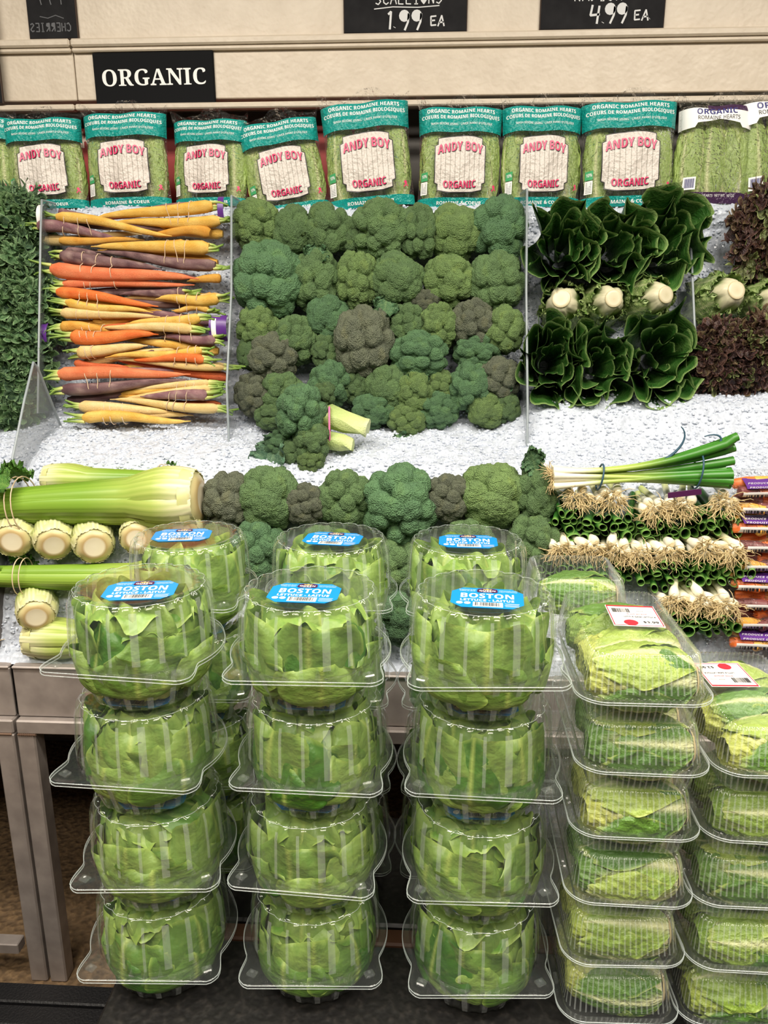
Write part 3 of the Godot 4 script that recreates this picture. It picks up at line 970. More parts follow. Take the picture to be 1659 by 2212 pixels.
func bag_film(parent: Node3D):
	var s := Shape.new()
	s.grid(35, 33, func(i: int, j: int): return bag_front((i / 34.0 * 2 - 1) * BAG_W / 2, j / 32.0 * BAG_H))
	s.grid(35, 33, func(i: int, j: int):
		var p := bag_front((i / 34.0 * 2 - 1) * BAG_W / 2, j / 32.0 * BAG_H)
		return Vector3(p.x, p.y, -p.z * 0.75), false, null, true)
	part("film", s.mesh(), M.clear_film, parent)
	var f := Shape.new()
	f.grid(40, 5, func(i: int, j: int):
		var u := i / 39.0 * 2 - 1
		return Vector3(u * BAG_W / 2 * (1 + 0.02 * j), BAG_H + j * 0.006 * (1 + 0.5 * sin(u * 5 + 1)), 0.006 * sin(u * 17 + j * 0.7) + 0.003 * j))
	part("sealed_end", f.mesh(), M.clear_film, parent)

func lettuce_bags():
	bag_noise = noise(14.0, 77)
	hearts_proto()
	# teal bag
	var t := thing("romaine_bag", "-", "bag", Vector3(0, -5, 0))
	bag_film(t)
	var s := Shape.new()
	patch(s, -BAG_W / 2, BAG_W / 2, 0.174, BAG_H, 48, 16)
	var band := part("top_band", on_bag(s, 0.0006), M.teal_print, t, Transform3D(), "teal printed band")
	s = Shape.new()
	s.glyphs("ORGANIC ROMAINE HEARTS", 0, 0.2245, 0.0095, 0.165)
	s.glyphs("COEURS DE ROMAINE BIOLOGIQUES", 0, 0.2095, 0.0105, 0.19)
	s.glyphs("WASH BEFORE USING - LAVER AVANT D'UTILISER", 0.002, 0.193, 0.0055, 0.15, 0.0, "Droid Sans", 400)
	part("lettering", on_bag(s, 0.0013), M.white_print, band)
	s = Shape.new()
	patch(s, -BAG_W / 2, BAG_W / 2, 0.0, 0.022, 48, 6)
	var low := part("bottom_band", on_bag(s, 0.0006), M.teal_print, t, Transform3D(), "teal printed band")
	s = Shape.new()
	s.glyphs("ROMAINE & COEUR", 0, 0.010, 0.0075, 0.11)
	part("lettering", on_bag(s, 0.0013), M.white_print, low)
	# cream plaque with a dark outline
	for k in 2:
		var g: float = [1.0, 0.965][k]
		s = Shape.new()
		var nx := 64
		var ny := 60
		s.grid(nx + 1, ny + 1, func(i: int, j: int):
			var y := j / float(ny) * 2 - 1
			var half := 0.064 if absf(y) < 0.74 else 0.056
			var x: float = (i / float(nx) * 2 - 1) * half * g
			var cap := 0.058 + 0.009 * (1 - pow(x / 0.066, 2.0))
			return Vector3(x, 0.098 + y * g * cap, 0))
		part(["plaque_outline", "plaque"][k], on_bag(s, [0.0012, 0.0020][k]), [M.ink, M.plaque_print][k], t)
	var pl: Node = t.get_node("plaque")
	for k in 2:
		s = Shape.new()
		var off: float = [0.0012, 0.0][k]
		s.glyphs("ANDY BOY", off, 0.140 - off, 0.021, 0.112, 0, "Droid Sans", 900)
		arch(s, 3.2)
		part(["letter_shadow", "lettering"][k], on_bag(s, [0.0034, 0.0042][k]), [M.ink, M.pink_print][k], pl)
		s = Shape.new()
		s.glyphs("ORGANIC", off, 0.050 - off, 0.0165, 0.080, 0, "Droid Sans", 900)
		s.warp(func(p: Vector3): return Vector3(p.x, p.y + 2.0 * p.x * p.x, p.z))
		part(["letter_shadow", "lettering"][k], on_bag(s, [0.0034, 0.0042][k]), [M.ink, M.pink_print][k], pl)
	s = Shape.new()
	for k in 9:
		patch(s, -0.0483 + k * 0.012, -0.0477 + k * 0.012, 0.05, 0.146, 1, 30)
	part("board_lines", on_bag(s, 0.0026), M.grey_ink, pl)
	s = Shape.new()
	patch(s, -0.096, -0.080, 0.062, 0.082, 3, 3)
	var tab := part("green_tab", on_bag(s, 0.0009), M.green_print, t)
	s = Shape.new()
	s.glyphs("10%", -0.088, 0.073, 0.008, 0.012)
	part("lettering", on_bag(s, 0.0014), M.white_print, tab)
	s = Shape.new()
	patch(s, -0.096, -0.080, 0.030, 0.060, 3, 4)
	var note := part("white_tab", on_bag(s, 0.0009), M.white_print, t)
	s = Shape.new()
	for k in 7: s.rect(-0.088, 0.034 + k * 0.0035, 0.011, 0.0009)
	part("small_print", on_bag(s, 0.0014), M.ink, note)
	s = Shape.new()
	s.glyphs("BCRF", 0.067, 0.044, 0.0085, 0.022, 0, "Droid Sans", 400)
	part("charity_lettering", on_bag(s, 0.001), M.grey_ink, t)
	s = Shape.new()
	s.stroke([Vector2(0.081, 0.038), Vector2(0.088, 0.048), Vector2(0.086, 0.052), Vector2(0.083, 0.049), Vector2(0.09, 0.04)], 0.0024)
	part("ribbon_mark", on_bag(s, 0.001), M.pink_print, t)
	# purple and white bag
	var b := thing("romaine_bag", "-", "bag", Vector3(0, -5, 0))
	bag_film(b)
	s = Shape.new()
	s.grid(29, 7, func(i: int, j: int):
		var x := (i / 28.0 * 2 - 1) * BAG_W / 2
		return Vector3(x, lerpf(0.178 + 0.012 * pow(1 - absf(x) / 0.1, 2.0) + 0.01 * float(absf(x) < 0.06), 0.228, j / 6.0), 0))
	var wb := part("top_band", on_bag(s, 0.0006), M.white_print, b, Transform3D(), "white printed band")
	s = Shape.new()
	s.glyphs("ORGANIC", -0.005, 0.219, 0.014, 0.11)
	part("lettering", on_bag(s, 0.0013), M.navy_print, wb)
	s = Shape.new()
	s.glyphs("ROMAINE HEARTS", 0, 0.203, 0.010, 0.115, 0, "Droid Sans", 400)
	part("small_lettering", on_bag(s, 0.0013), M.ink, wb)
	s = Shape.new()
	patch(s, -0.03, BAG_W / 2, 0.222, BAG_H, 18, 3)
	part("corner_print", on_bag(s, 0.0011), M.purple_print, b)
	s = Shape.new()
	patch(s, -BAG_W / 2, BAG_W / 2, 0.0, 0.026, 28, 4)
	var pb := part("bottom_band", on_bag(s, 0.0006), M.purple_print, b, Transform3D(), "purple printed band")
	s = Shape.new()
	s.glyphs("3 ROM. HEARTS  NET WT. 10 OZ", 0, 0.018, 0.006, 0.12, 0, "Droid Sans", 400)
	part("lettering", on_bag(s, 0.0013), M.white_print, pb)
	s = Shape.new()
	patch(s, -0.085, -0.052, 0.032, 0.062, 4, 4)
	var bc := part("barcode_tab", on_bag(s, 0.0009), M.white_print, b)
	s = Shape.new()
	s.bars(-0.0685, 0.047, 0.026, 0.022, 0, 3)
	part("barcode", on_bag(s, 0.0015), M.navy_print, bc)
	# x, y, width, height, lean, yaw, kind, label
	var where := [
		"first behind the kale", "second from the kale", "beside the carrots, its top pressed flat below the sign", "behind the carrots with a crumpled corner", "leaning sideways behind the first broccoli",
		"tallest of the row, behind the middle of the broccoli", "behind the broccoli with an upright top", "behind the last broccoli and its divider", "behind the dark green romaine"]
	var rows := [
		[-1.12, 1.664, 0.205, 0.20, 0.0, 0.0], [-0.938, 1.648, 0.19, 0.212, 3.0, 6.0], [-0.735, 1.652, 0.205, 0.218, 2.0, 2.0], [-0.532, 1.652, 0.185, 0.200, 0.5, -4.0], [-0.334, 1.635, 0.195, 0.215, 9.0, 4.0],
		[-0.135, 1.648, 0.212, 0.240, 5.0, 0.0], [0.075, 1.645, 0.20, 0.228, -0.5, 0.0], [0.272, 1.645, 0.19, 0.228, 0.0, 3.0], [0.478, 1.646, 0.222, 0.235, 1.2, -2.0],
		[0.672, 1.65, 0.17, 0.22, -1.0, -3.0], [0.835, 1.652, 0.19, 0.235, 5.0, 0.0]]
	for k in rows.size():
		var r: Array = rows[k]
		var purple := k > 8
		var short_where: String = ["first", "second", "third", "fourth", "fifth", "sixth", "seventh", "eighth", "ninth", "tenth", "eleventh"][k] + " bag from the kale"
		var label: String = ("clear bag of romaine hearts with teal bands, " + short_where) if not purple else ["bag of romaine hearts with white and purple bands beside the teal bags", "bag of romaine hearts with white and purple bands above the red lettuce"][k - 9]
		var basis := euler(-7.0, r[5], r[4]) * Basis.from_scale(Vector3(r[2] / BAG_W, r[3] / BAG_H, 1.0))
		var at := Vector3(r[0], r[1] - 0.002, -2.02)
		var src: Node3D = b if purple else t
		if (k == 0 or k == 9):
			src.transform = Transform3D(basis, at); src.set_meta("label", label)
		else: again(src, at, basis, label)
		get_child(get_child_count() - 1)
		for h in 3:
			var hx: float = (h - 1) * 0.060
			var ht: float = r[3] * 0.86
			var hb := euler(-7.0, r[5], r[4]) * Basis.from_scale(Vector3(0.036, ht, 0.023)) * euler(0, rng.randf() * 360, 0)
			var spot := at + euler(-7.0, r[5], r[4]) * Vector3(hx * r[2] / BAG_W, 0.008, -0.001)
			place_heart(spot, hb, "romaine heart inside the clear bag with %s, %s" % ["purple bands" if purple else "teal bands", short_where], "hearts of the " + short_where, 4)

# ------------------------------------------------------------------ romaine hearts
var heart_kinds := []
var heart_first := []

# unit heart: butt at y 0, tip at y 1, radius about 1
func hearts_proto():
	for k in 5:
		var body := Shape.new()
		var nz := noise(2.2, 300 + k)
		var crink := noise(2.6, 320 + k)
		var nu := 72
		var nv := 48
		body.grid(nu, nv, func(i: int, j: int):
			var a := TAU * i / nu
			var v := j / float(nv - 1)
			var r := pow(sin(PI * clampf(0.08 + v * 0.86, 0, 1)), 0.42)
			var p := Vector3(sin(a), v * 4.0, cos(a))
			r *= 0.90 + 0.10 * crink.get_noise_3dv(p) * smoothstep(0.15, 0.5, v) + 0.12 * nz.get_noise_3dv(p)
			var spiral := fposmod(a / TAU * 3.0 + v * 0.7, 1.0)
			r *= 0.90 + 0.13 * smoothstep(0.0, 0.12, spiral) * (1 - spiral * 0.7)
			return Vector3(sin(a) * r, v, cos(a) * r), true,
			func(i: int, j: int):
				var a := TAU * i / nu
				var v := j / float(nv - 1)
				var p := Vector3(sin(a), v * 4.0, cos(a))
				var rib := pow(maxf(0, cos(a * 3.0 + k)), 6.0) * (1.0 - smoothstep(0.55, 0.95, v))
				var g := smoothstep(0.0, 0.5, v + 0.25 * nz.get_noise_3dv(p))
				var c0 := lin(226, 222, 172)
				var c1: Color = [lin(162, 180, 74), lin(126, 158, 62), lin(182, 190, 92), lin(98, 138, 56), lin(182, 200, 120)][k]
				var c := c0.lerp(c1, g * (1 - 0.9 * rib))
				return c.lerp(lin(72, 112, 40) if k < 4 else lin(128, 160, 74), 0.28 * smoothstep(0.0, 0.6, crink.get_noise_3dv(p * 0.6))))
		var cap := Shape.new()
		cap.grid(20, 4, func(i: int, j: int):
			var a := TAU * i / 20
			var r: float = [0.52, 0.46, 0.3, 0.0][j]
			return Vector3(sin(a) * r, [-0.01, -0.035, -0.04, -0.036][j], cos(a) * r), true, func(i: int, j: int): return lin(222, 204, 160), true)
		var leaf := Shape.new()
		leaf.grid(33, 30, func(i: int, j: int):
			var u := i / 16.0 - 1
			var v := j / 29.0
			var half := (0.45 + 1.15 * pow(v, 0.7)) * (1.0 - 0.35 * pow(v, 6.0))
			var a := u * half * 0.9
			var r := pow(sin(PI * clampf(0.08 + v * 0.80, 0, 1)), 0.42) * 1.06 + 0.05 * pow(absf(u), 4.0) + 0.09 * pow(absf(u), 2.0) * v * sin(u * 7 + v * 17 + k * 2) + 0.05 * crink.get_noise_2d(u * 2.0, v * 3.0)
			return Vector3(sin(a) * r, v * (0.97 - 0.16 * u * u) + 0.025 * sin(u * 15 + k) * v * (0.3 + absf(u)), cos(a) * r), false,
			func(i: int, j: int):
				var u := i / 16.0 - 1
				var v := j / 29.0
				var c := lin(222, 220, 172).lerp([lin(136, 164, 68), lin(98, 138, 56), lin(156, 178, 80), lin(84, 124, 50), lin(162, 186, 104)][k], smoothstep(0.0, 0.45, v + 0.4 * absf(u)))
				c = c.lerp(lin(78, 116, 42) if k < 4 else lin(126, 158, 74), 0.32 * smoothstep(0.0, 0.6, crink.get_noise_2d(u * 1.2, v * 2.4)))
				if absf(u) > 0.94 or j > 27: c = c.lerp(lin(186, 198, 110), 0.5)
				return c.lerp(lin(222, 224, 172), 0.85 * exp(-pow(u / (0.16 * (1.15 - v)), 2.0))))
		heart_kinds.append([body.mesh(), cap.mesh(), leaf.mesh()])
		heart_first.append(null)

func place_heart(at: Vector3, basis: Basis, label: String, group: String, kind := -1) -> Node3D:
	var k := kind if kind >= 0 else rng.randi_range(0, 3)
	if heart_first[k] == null:
		var t := thing("romaine_heart", label, "lettuce", at, basis, group)
		part("body", heart_kinds[k][0], M.romaine, t)
		part("cut_end", heart_kinds[k][1], M.bulb, t)
		part("outer_leaf", heart_kinds[k][2], M.romaine, t, Transform3D(Basis(Vector3.UP, 0.4), Vector3.ZERO))
		for q in 4:
			part("outer_leaf", heart_kinds[(k + [0, 2, 3, 1][q]) % 4 if k < 4 else 4][2], M.romaine, t, Transform3D(Basis(Vector3.UP, 1.7 + q * 1.35).scaled(Vector3(1.0, [0.92, 0.8, 0.97, 0.72][q], 1.0) * Vector3(1.0 - 0.02 * q, 1, 1.0 - 0.02 * q)), Vector3.ZERO))
		heart_first[k] = t
		return t
	return again(heart_first[k], at, basis, label, group)

# ------------------------------------------------------------------ broccoli
const ORDER = ["first", "second", "third", "fourth", "fifth", "sixth", "seventh", "eighth", "ninth", "tenth", "eleventh", "twelfth", "thirteenth", "fourteenth", "fifteenth", "sixteenth", "seventeenth", "eighteenth"]

# which row entry n stands in, and its rank in that row counted along x
func row_place(table: Array, n: int, ends: Array) -> Array:
	var from := 0
	for r in ends.size():
		if n < ends[r]:
			var rank := 0
			for k in range(from, mini(ends[r], table.size())):
				if table[k][0] < table[n][0]: rank += 1
			return [r, rank]
		from = ends[r]
	return [0, 0]

var crown_kinds := []

func broccoli():
	for k in 5:
		var r := RandomNumberGenerator.new()
		r.seed = 900 + k
		var florets := []
		var count: int = [26, 17, 34, 12, 21][k]
		for n in count:
			# spread over the visible dome, z is the crown's front
			var zc := lerpf(1.0, -0.55, (n + 0.5) / count)
			var a := n * 2.39996 + r.randf_range(-0.3, 0.3)
			var q := sqrt(1 - zc * zc)
			florets.append([Vector3(cos(a) * q, sin(a) * q, zc), r.randf_range(0.85, 1.2) * 2.05 / sqrt(float(count)), r.randf_range(0.86, 1.08)])
		var clump := noise(5.2, 40 + k, FastNoiseLite.TYPE_CELLULAR)
		var bud := noise(19.0, 60 + k, FastNoiseLite.TYPE_CELLULAR)
		var tint := noise(1.6, 80 + k)
		var nu := 170
		var nv := 116
		var sh := Shape.new()
		var gold := {}
		sh.grid(nu, nv, func(i: int, j: int):
			var a := TAU * i / nu
			var b := (j + 0.5) / nv * 2.45
			var d := Vector3(cos(a) * sin(b), sin(a) * sin(b), cos(b))
			var h := 0.0
			for f in florets:
				var e: float = f[1]
				var g: float = d.distance_squared_to(f[0]) / (e * e)
				if g < 1.0: h = maxf(h, sqrt(1.0 - g) * float(f[2]))
			var rr := 0.70 + 0.28 * h - 0.07 * (clump.get_noise_3dv(d) + 0.5) - 0.034 * (bud.get_noise_3dv(d) + 0.5)
			if b > 1.9: rr *= 1.0 - 0.5 * smoothstep(1.9, 2.45, b)
			return d * rr, true,
			func(i: int, j: int):
				var a := TAU * i / nu
				var b := (j + 0.5) / nv * 2.45
				var d := Vector3(cos(a) * sin(b), sin(a) * sin(b), cos(b))
				var c := lin(62, 98, 58).lerp(lin(98, 132, 76), clampf(0.5 + tint.get_noise_3dv(d) * 1.1, 0, 1))
				c = c.lerp(lin(136, 160, 70), 0.5 * smoothstep(0.25, 0.6, tint.get_noise_3dv(d * 0.8 + Vector3(9, 2, 4))))
				return c.lerp(lin(132, 156, 112), clampf(0.38 - bud.get_noise_3dv(d * 1.0) * 0.55, 0, 0.6)))
		crown_kinds.append(sh.mesh())
	var stalk := Shape.new()
	stalk.tube([Vector3(0, 0, -0.35), Vector3(0, -0.05, -0.8), Vector3(0.02, -0.1, -1.15), Vector3(0.02, -0.1, -1.35)], [0.5, 0.36, 0.3, 0.3], 12, [lin(120, 150, 80), lin(150, 176, 100), lin(170, 190, 116), lin(184, 200, 130)])
	M.stalk_mesh = stalk.mesh()
	var curl := curly_leaf(0.05, 0.03, 5, lin(64, 104, 70), lin(120, 150, 100), 0.006)
	var names := ["mid green", "bright green", "dusty purple-green", "blue-green"]
	var firsts := {}
	for bin in 2:
		var table: Array = [BROCCOLI_UPPER, BROCCOLI_LOWER][bin]
		for n in table.size():
			var e: Array = table[n]
			var tone := int(e[5])
			var size := "large " if e[3] > 0.115 else ("small " if e[3] < 0.078 else "")
			var place := "banked on the upper ice" if bin == 0 else "in the low row behind the clamshells"
			var rowed := row_place(table, n, [8, 14, 26, 43] if bin == 0 else [8, 15])
			var row_names: Array = ["top row", "second row", "third row", "bottom row"] if bin == 0 else ["low row behind the clamshells", "foot of the low row"]
			var label := "%s%s broccoli crown, %s from the %s, %s" % [size, names[tone], ORDER[rowed[1]], "carrots" if bin == 0 else "celery", row_names[rowed[0]]]
			place = "upper broccoli crowns" if bin == 0 else "low broccoli crowns"
			var kind: int = n * 3 % 5 if tone != 2 else [2, 0, 4][n % 3]
			if e[3] > 0.115: kind = [0, 2, 4][n % 3]
			var dd := (float(e[3]) + float(e[4])) / 4.0
			var n_up := Vector3(0, 0.388, 0.922)
			var at := Vector3(e[0], e[1], e[2]) + n_up * (dd * 0.05 + 0.006 * float((n * 7) % 3))
			var lean := rng.randf_range(-8, 8)
			var basis := euler(-14 + lean, rng.randf_range(-10, 10), 0) * Basis.from_scale(Vector3(e[3] / 1.56, e[4] / 1.56, dd * 1.1)) * euler(0, 0, rng.randf() * 360)
			var key := "%d_%d" % [kind, tone]
			var o: Node3D
			if firsts.has(key): o = again(firsts[key], at, basis, label, place)
			else:
				o = thing("broccoli", label, "broccoli", at, basis, place)
				part("crown", crown_kinds[kind], M["broccoli_%d" % tone], o)
				part("stalk", M.stalk_mesh, M.broccoli_stalk, o)
				firsts[key] = o
			if n % 9 == 2 and bin == 0:
				var l := part("small_leaf", curl, M.kale_leaf, o)
				l.transform = o.global_transform.affine_inverse() * Transform3D(euler(-30, 20, rng.randf_range(120, 240)), at + Vector3(-0.02, -dd * 0.75, 0.035))
	fallen_broccoli(curl)

func fallen_broccoli(curl: Mesh):
	var t := thing("broccoli_bunch", "broccoli bunch lying loose on the ice with its pale cut stalks showing", "broccoli", Vector3(-0.24, 1.13, -1.62))
	var o := t.position
	for q in [[-0.258, 1.198, -1.615, 0.098, 0.118, 3, 0], [-0.232, 1.142, -1.588, 0.078, 0.072, 0, 1], [-0.276, 1.118, -1.59, 0.052, 0.056, 0, 3], [-0.234, 1.104, -1.57, 0.058, 0.05, 1, 4], [-0.306, 1.134, -1.61, 0.056, 0.062, 3, 2], [-0.215, 1.235, -1.66, 0.05, 0.05, 0, 1]]:
		part("crown", crown_kinds[q[6]], M["broccoli_%d" % q[5]], t, Transform3D(euler(-10, -20, q[6] * 50) * Basis.from_scale(Vector3(q[3], q[4], (q[3] + q[4]) / 2) / 1.72), Vector3(q[0], q[1], q[2]) - o))
	for q in [[[-0.235, 1.185, -1.635], [-0.2, 1.186, -1.63], [-0.165, 1.178, -1.622], [-0.128, 1.170, -1.612], [-0.118, 1.167, -1.61]], [[-0.235, 1.145, -1.615], [-0.2, 1.146, -1.61], [-0.17, 1.138, -1.604], [-0.15, 1.133, -1.6]]]:
		var s := Shape.new()
		var pts := []
		for p in q: pts.append(Vector3(p[0], p[1], p[2]) - o)
		var rad := [0.022, 0.025, 0.023, 0.021, 0.016] if q.size() == 5 else [0.015, 0.017, 0.016, 0.012]
		var cols := [lin(126, 150, 84), lin(164, 184, 112), lin(184, 198, 128), lin(194, 206, 142), lin(204, 212, 160)]
		s.tube(pts, rad, 14, cols.slice(0, pts.size()))
		var bump := noise(60.0, 5)
		s.warp(func(p: Vector3): return p + Vector3(0, 1, 0) * bump.get_noise_3dv(p) * 0.014)
		part("stalk", s.mesh(), M.broccoli_stalk, t)
	var b := Shape.new()
	var ring := []
	var rr := []
	for k in 25:
		var a := TAU * k / 24
		ring.append(Vector3(-0.2, 1.168, -1.62) - o + Vector3(0.003 * cos(a), 0.044 * sin(a), 0.030 * cos(a)))
		rr.append(0.0022)
	b.tube(ring, rr, 6, [], false)
	part("band", b.mesh(), M.pink_band, t, Transform3D(), "pink rubber band")
	var leaf := curly_leaf(0.10, 0.05, 9, lin(58, 96, 72), lin(128, 158, 122), 0.006)
	part("leaf", leaf, M.kale_leaf, t, Transform3D(euler(-20, -30, 165), Vector3(-0.305, 1.145, -1.59) - o))
	part("leaf", leaf, M.kale_leaf, t, Transform3D(euler(-70, 10, -95) * Basis.from_scale(Vector3(0.7, 0.5, 0.7)), Vector3(-0.225, 1.098, -1.585) - o))

# ------------------------------------------------------------------ carrots
func taper(v: float) -> float:
	return 1.0 - 0.28 * v - 0.34 * v * v - 0.22 * pow(v, 5.0)

func carrots():
	var shades := {"yellow": [lin(222, 168, 62), lin(236, 196, 104)], "amber": [lin(206, 142, 44), lin(222, 170, 76)], "cream": [lin(220, 186, 116), lin(232, 206, 148)], "orange": [lin(226, 104, 36), lin(236, 132, 62)], "coral": [lin(222, 110, 66), lin(232, 138, 92)], "rust": [lin(190, 84, 40), lin(206, 104, 58)], "purple": [lin(112, 72, 82), lin(150, 112, 114)], "darkpurple": [lin(86, 56, 62), lin(134, 104, 104)]}
	var look := {"yellow": "yellow", "amber": "amber", "cream": "cream", "orange": "orange", "coral": "coral orange", "rust": "rust", "purple": "purple", "darkpurple": "dark purple"}
	var groups := {}
	for r in CARROTS:
		if not groups.has(int(r[0])): groups[int(r[0])] = []
		groups[int(r[0])].append(r)
	var nrm := Vector3(0, 0.388, 0.922)
	var ring_noise := noise(160.0, 8)
	var blotch := noise(30.0, 18)
	for gi in groups.size():
		var rows: Array = groups[gi]
		var to_left: bool = rows[0][2] < rows[0][5]
		var cols := []
		for r in rows:
			if not cols.has(look[r[1]]): cols.append(look[r[1]])
		var rank: String = ["topmost", "second", "third", "fourth", "fifth", "sixth", "seventh", "eighth", "ninth", "tenth", "eleventh", "lowest"][gi]
		var label := "%s bunch of the carrot pile, %s, stems towards the %s" % [rank, " and ".join(cols.slice(0, 2)), "kale" if to_left else "broccoli"]
		var o := Vector3(rows[0][2], rows[0][3], rows[0][4])
		# roots lying deeper in the same bunch
		for q in 4:
			var src: Array = rows[q % rows.size()].duplicate()
			if src[9] < 0: continue
			src[1] = ["amber", "darkpurple", "rust", "cream", "yellow", "purple"][(gi * 5 + q * 2) % 6]
			src[3] += [-0.016, 0.014, -0.020, 0.010][q]; src[6] += [-0.014, 0.012, 0.006, -0.012][q]
			src[4] += 0.0; src[8] = 0.026; src[9] = -2
			var dx: float = src[5] - src[2]
			src[5] = src[2] + signf(dx) * maxf(absf(dx), 0.24)
			rows.append(src)
		var t := thing("carrot_bunch", label, "carrots", o)
		for r in rows:
			var a := Vector3(r[2], r[3], r[4]) - o
			var b := Vector3(r[5], r[6], r[7]) - o
			var d: float = r[8]
			var lift := nrm * maxf(0.014 + d * 0.5 + 0.010 * float(r[9]), 0.004)
			a += lift
			b += nrm * maxf(0.014 + 0.010 * float(r[9]), 0.0)
			var n := 20
			var pts := []
			var rad := []
			var cc := []
			var dirn := (b - a)
			var wob := rng.randf_range(-0.006, 0.006)
			for k in n:
				var v := k / float(n - 1)
				pts.append(a + dirn * v + Vector3(0, wob * sin(v * 5.5), 0) + nrm * 0.004 * sin(PI * v))
				var w := d / 2 * (0.60 if k == 0 else 1.0) * taper(v)
				if v > 0.94: w *= 0.5
				rad.append(w * (1.0 + 0.05 * ring_noise.get_noise_1d(v * dirn.length() * 3.0 + r[3] * 40)))
				cc.append(Color())
			var s := Shape.new()
			s.tube(pts, rad, 14, cc)
			for k in s.v.size():
				var p := s.v[k]
				var f := clampf(0.5 + blotch.get_noise_3dv(p + o) * 0.9, 0, 1)
				s.c[k] = shades[r[1]][0].lerp(shades[r[1]][1], f)
				if r[1].ends_with("purple"): s.c[k] = s.c[k].lerp(lin(176, 150, 140), 0.5 * smoothstep(0.1, 0.5, ring_noise.get_noise_3dv((p + o) * Vector3(1.6, 0.3, 0.3))))
			part("carrot", s.mesh(), M.carrot_skin, t, Transform3D(), look[r[1]] + " carrot")
			if r[9] < 0: continue
			# cut stems
			var g := Shape.new()
			var away := -dirn.normalized()
			for q in 5:
				var e := Vector3(rng.randf_range(-0.5, 0.5), rng.randf_range(-0.6, 0.5), rng.randf_range(-0.2, 0.5))
				var l := rng.randf_range(0.022, 0.045)
				var st := a + Vector3(0, rng.randf_range(-0.3, 0.3) * d, rng.randf_range(-0.2, 0.2) * d) - away * 0.004
				g.tube([st, st + away * l * 0.5 + e * l * 0.12, st + away * l + e * l * 0.5], [0.0045, 0.0032, 0.0022], 6, [lin(206, 206, 130), lin(142, 166, 76), lin(104, 140, 56)])
			part("stem_tuft", g.mesh(), M.greens, t)
		# rubber bands round the whole bunch, across x
		var lo := Vector3(9, 9, 9)
		var hi := -lo
		for r in rows:
			if r[9] < 0: continue
			for q in [[r[2], r[3]], [r[5], r[6]]]:
				lo.x = minf(lo.x, q[0] - o.x); hi.x = maxf(hi.x, q[0] - o.x)
		for bnd in 3:
			var fr: float = [0.22, 0.30, 0.40][bnd] + rng.randf_range(-0.02, 0.02)
			var bx := lerpf(lo.x, hi.x, fr if to_left else 1 - fr)
			# follow the carrots' outline at that x
			var ymin := 9.0
			var ymax := -9.0
			var top := []
			for r in rows:
				var f: float = (bx + o.x - r[2]) / (r[5] - r[2])
				if f < 0.02 or f > 0.97 or r[9] < 0: continue
				var cy: float = lerpf(r[3], r[6], f) - o.y
				var cz: float = lerpf(r[4], r[7], f) - o.z
				var w: float = r[8] / 2 * taper(f) + 0.0016
				var ce: Vector3 = Vector3(bx, cy, cz) + nrm * (lerpf(0.012 + r[8] * 0.5, 0.014, f) + 0.010 * r[9] + 0.004 * sin(PI * f))
				top.append([ce, w])
			if top.is_empty(): continue
			top.sort_custom(func(p, q): return p[0].y > q[0].y)
			var pts := []
			var rad := []
			var skew := rng.randf_range(-0.012, 0.012)
			for k in top.size():
				for an in ([110, 70, 30, -5, -40] if k == 0 else [40, 10, -30, -70, -110]):
					var c: Vector3 = top[k][0]
					var al := deg_to_rad(an)
					pts.append(c + Vector3(skew * (float(pts.size()) / 6.0 - 0.7), sin(al), cos(al)) * Vector3(1, top[k][1], top[k][1]))
					rad.append(0.0010)
			var s := Shape.new()
			s.tube(pts, rad, 5)
			part("rubber_band", s.mesh(), M.rubber_band, t)
		if gi in [6, 7, 0, 1]:
			var s := Shape.new()
			var bx: float = rows[0][2] - o.x + (0.042 if not to_left else -0.035)
			var side := 1.0 if not to_left else -1.0
			s.grid(7, 9, func(i: int, j: int):
				var al := deg_to_rad(lerpf(80, -70, j / 8.0))
				return Vector3(bx + (i / 6.0 - 0.5) * (0.04 if gi == 6 else 0.014) * side, -0.02 + sin(al) * 0.030, cos(al) * 0.022) + nrm * 0.028)
			var tag := part("tag", s.mesh(), M.violet_print if gi != 1 else M.paper_label, t, Transform3D(), "violet paper tag" if gi != 1 else "white paper tag")
			if gi == 6:
				var w := Shape.new()
				w.grid(3, 6, func(i: int, j: int):
					var al := deg_to_rad(lerpf(48, -38, j / 5.0))
					return Vector3(bx - 0.009 + (i / 2.0 - 0.5) * 0.011, -0.02 + sin(al) * 0.0305, cos(al) * 0.0225) + nrm * 0.0285)
				part("barcode_patch", w.mesh(), M.paper_label, tag)

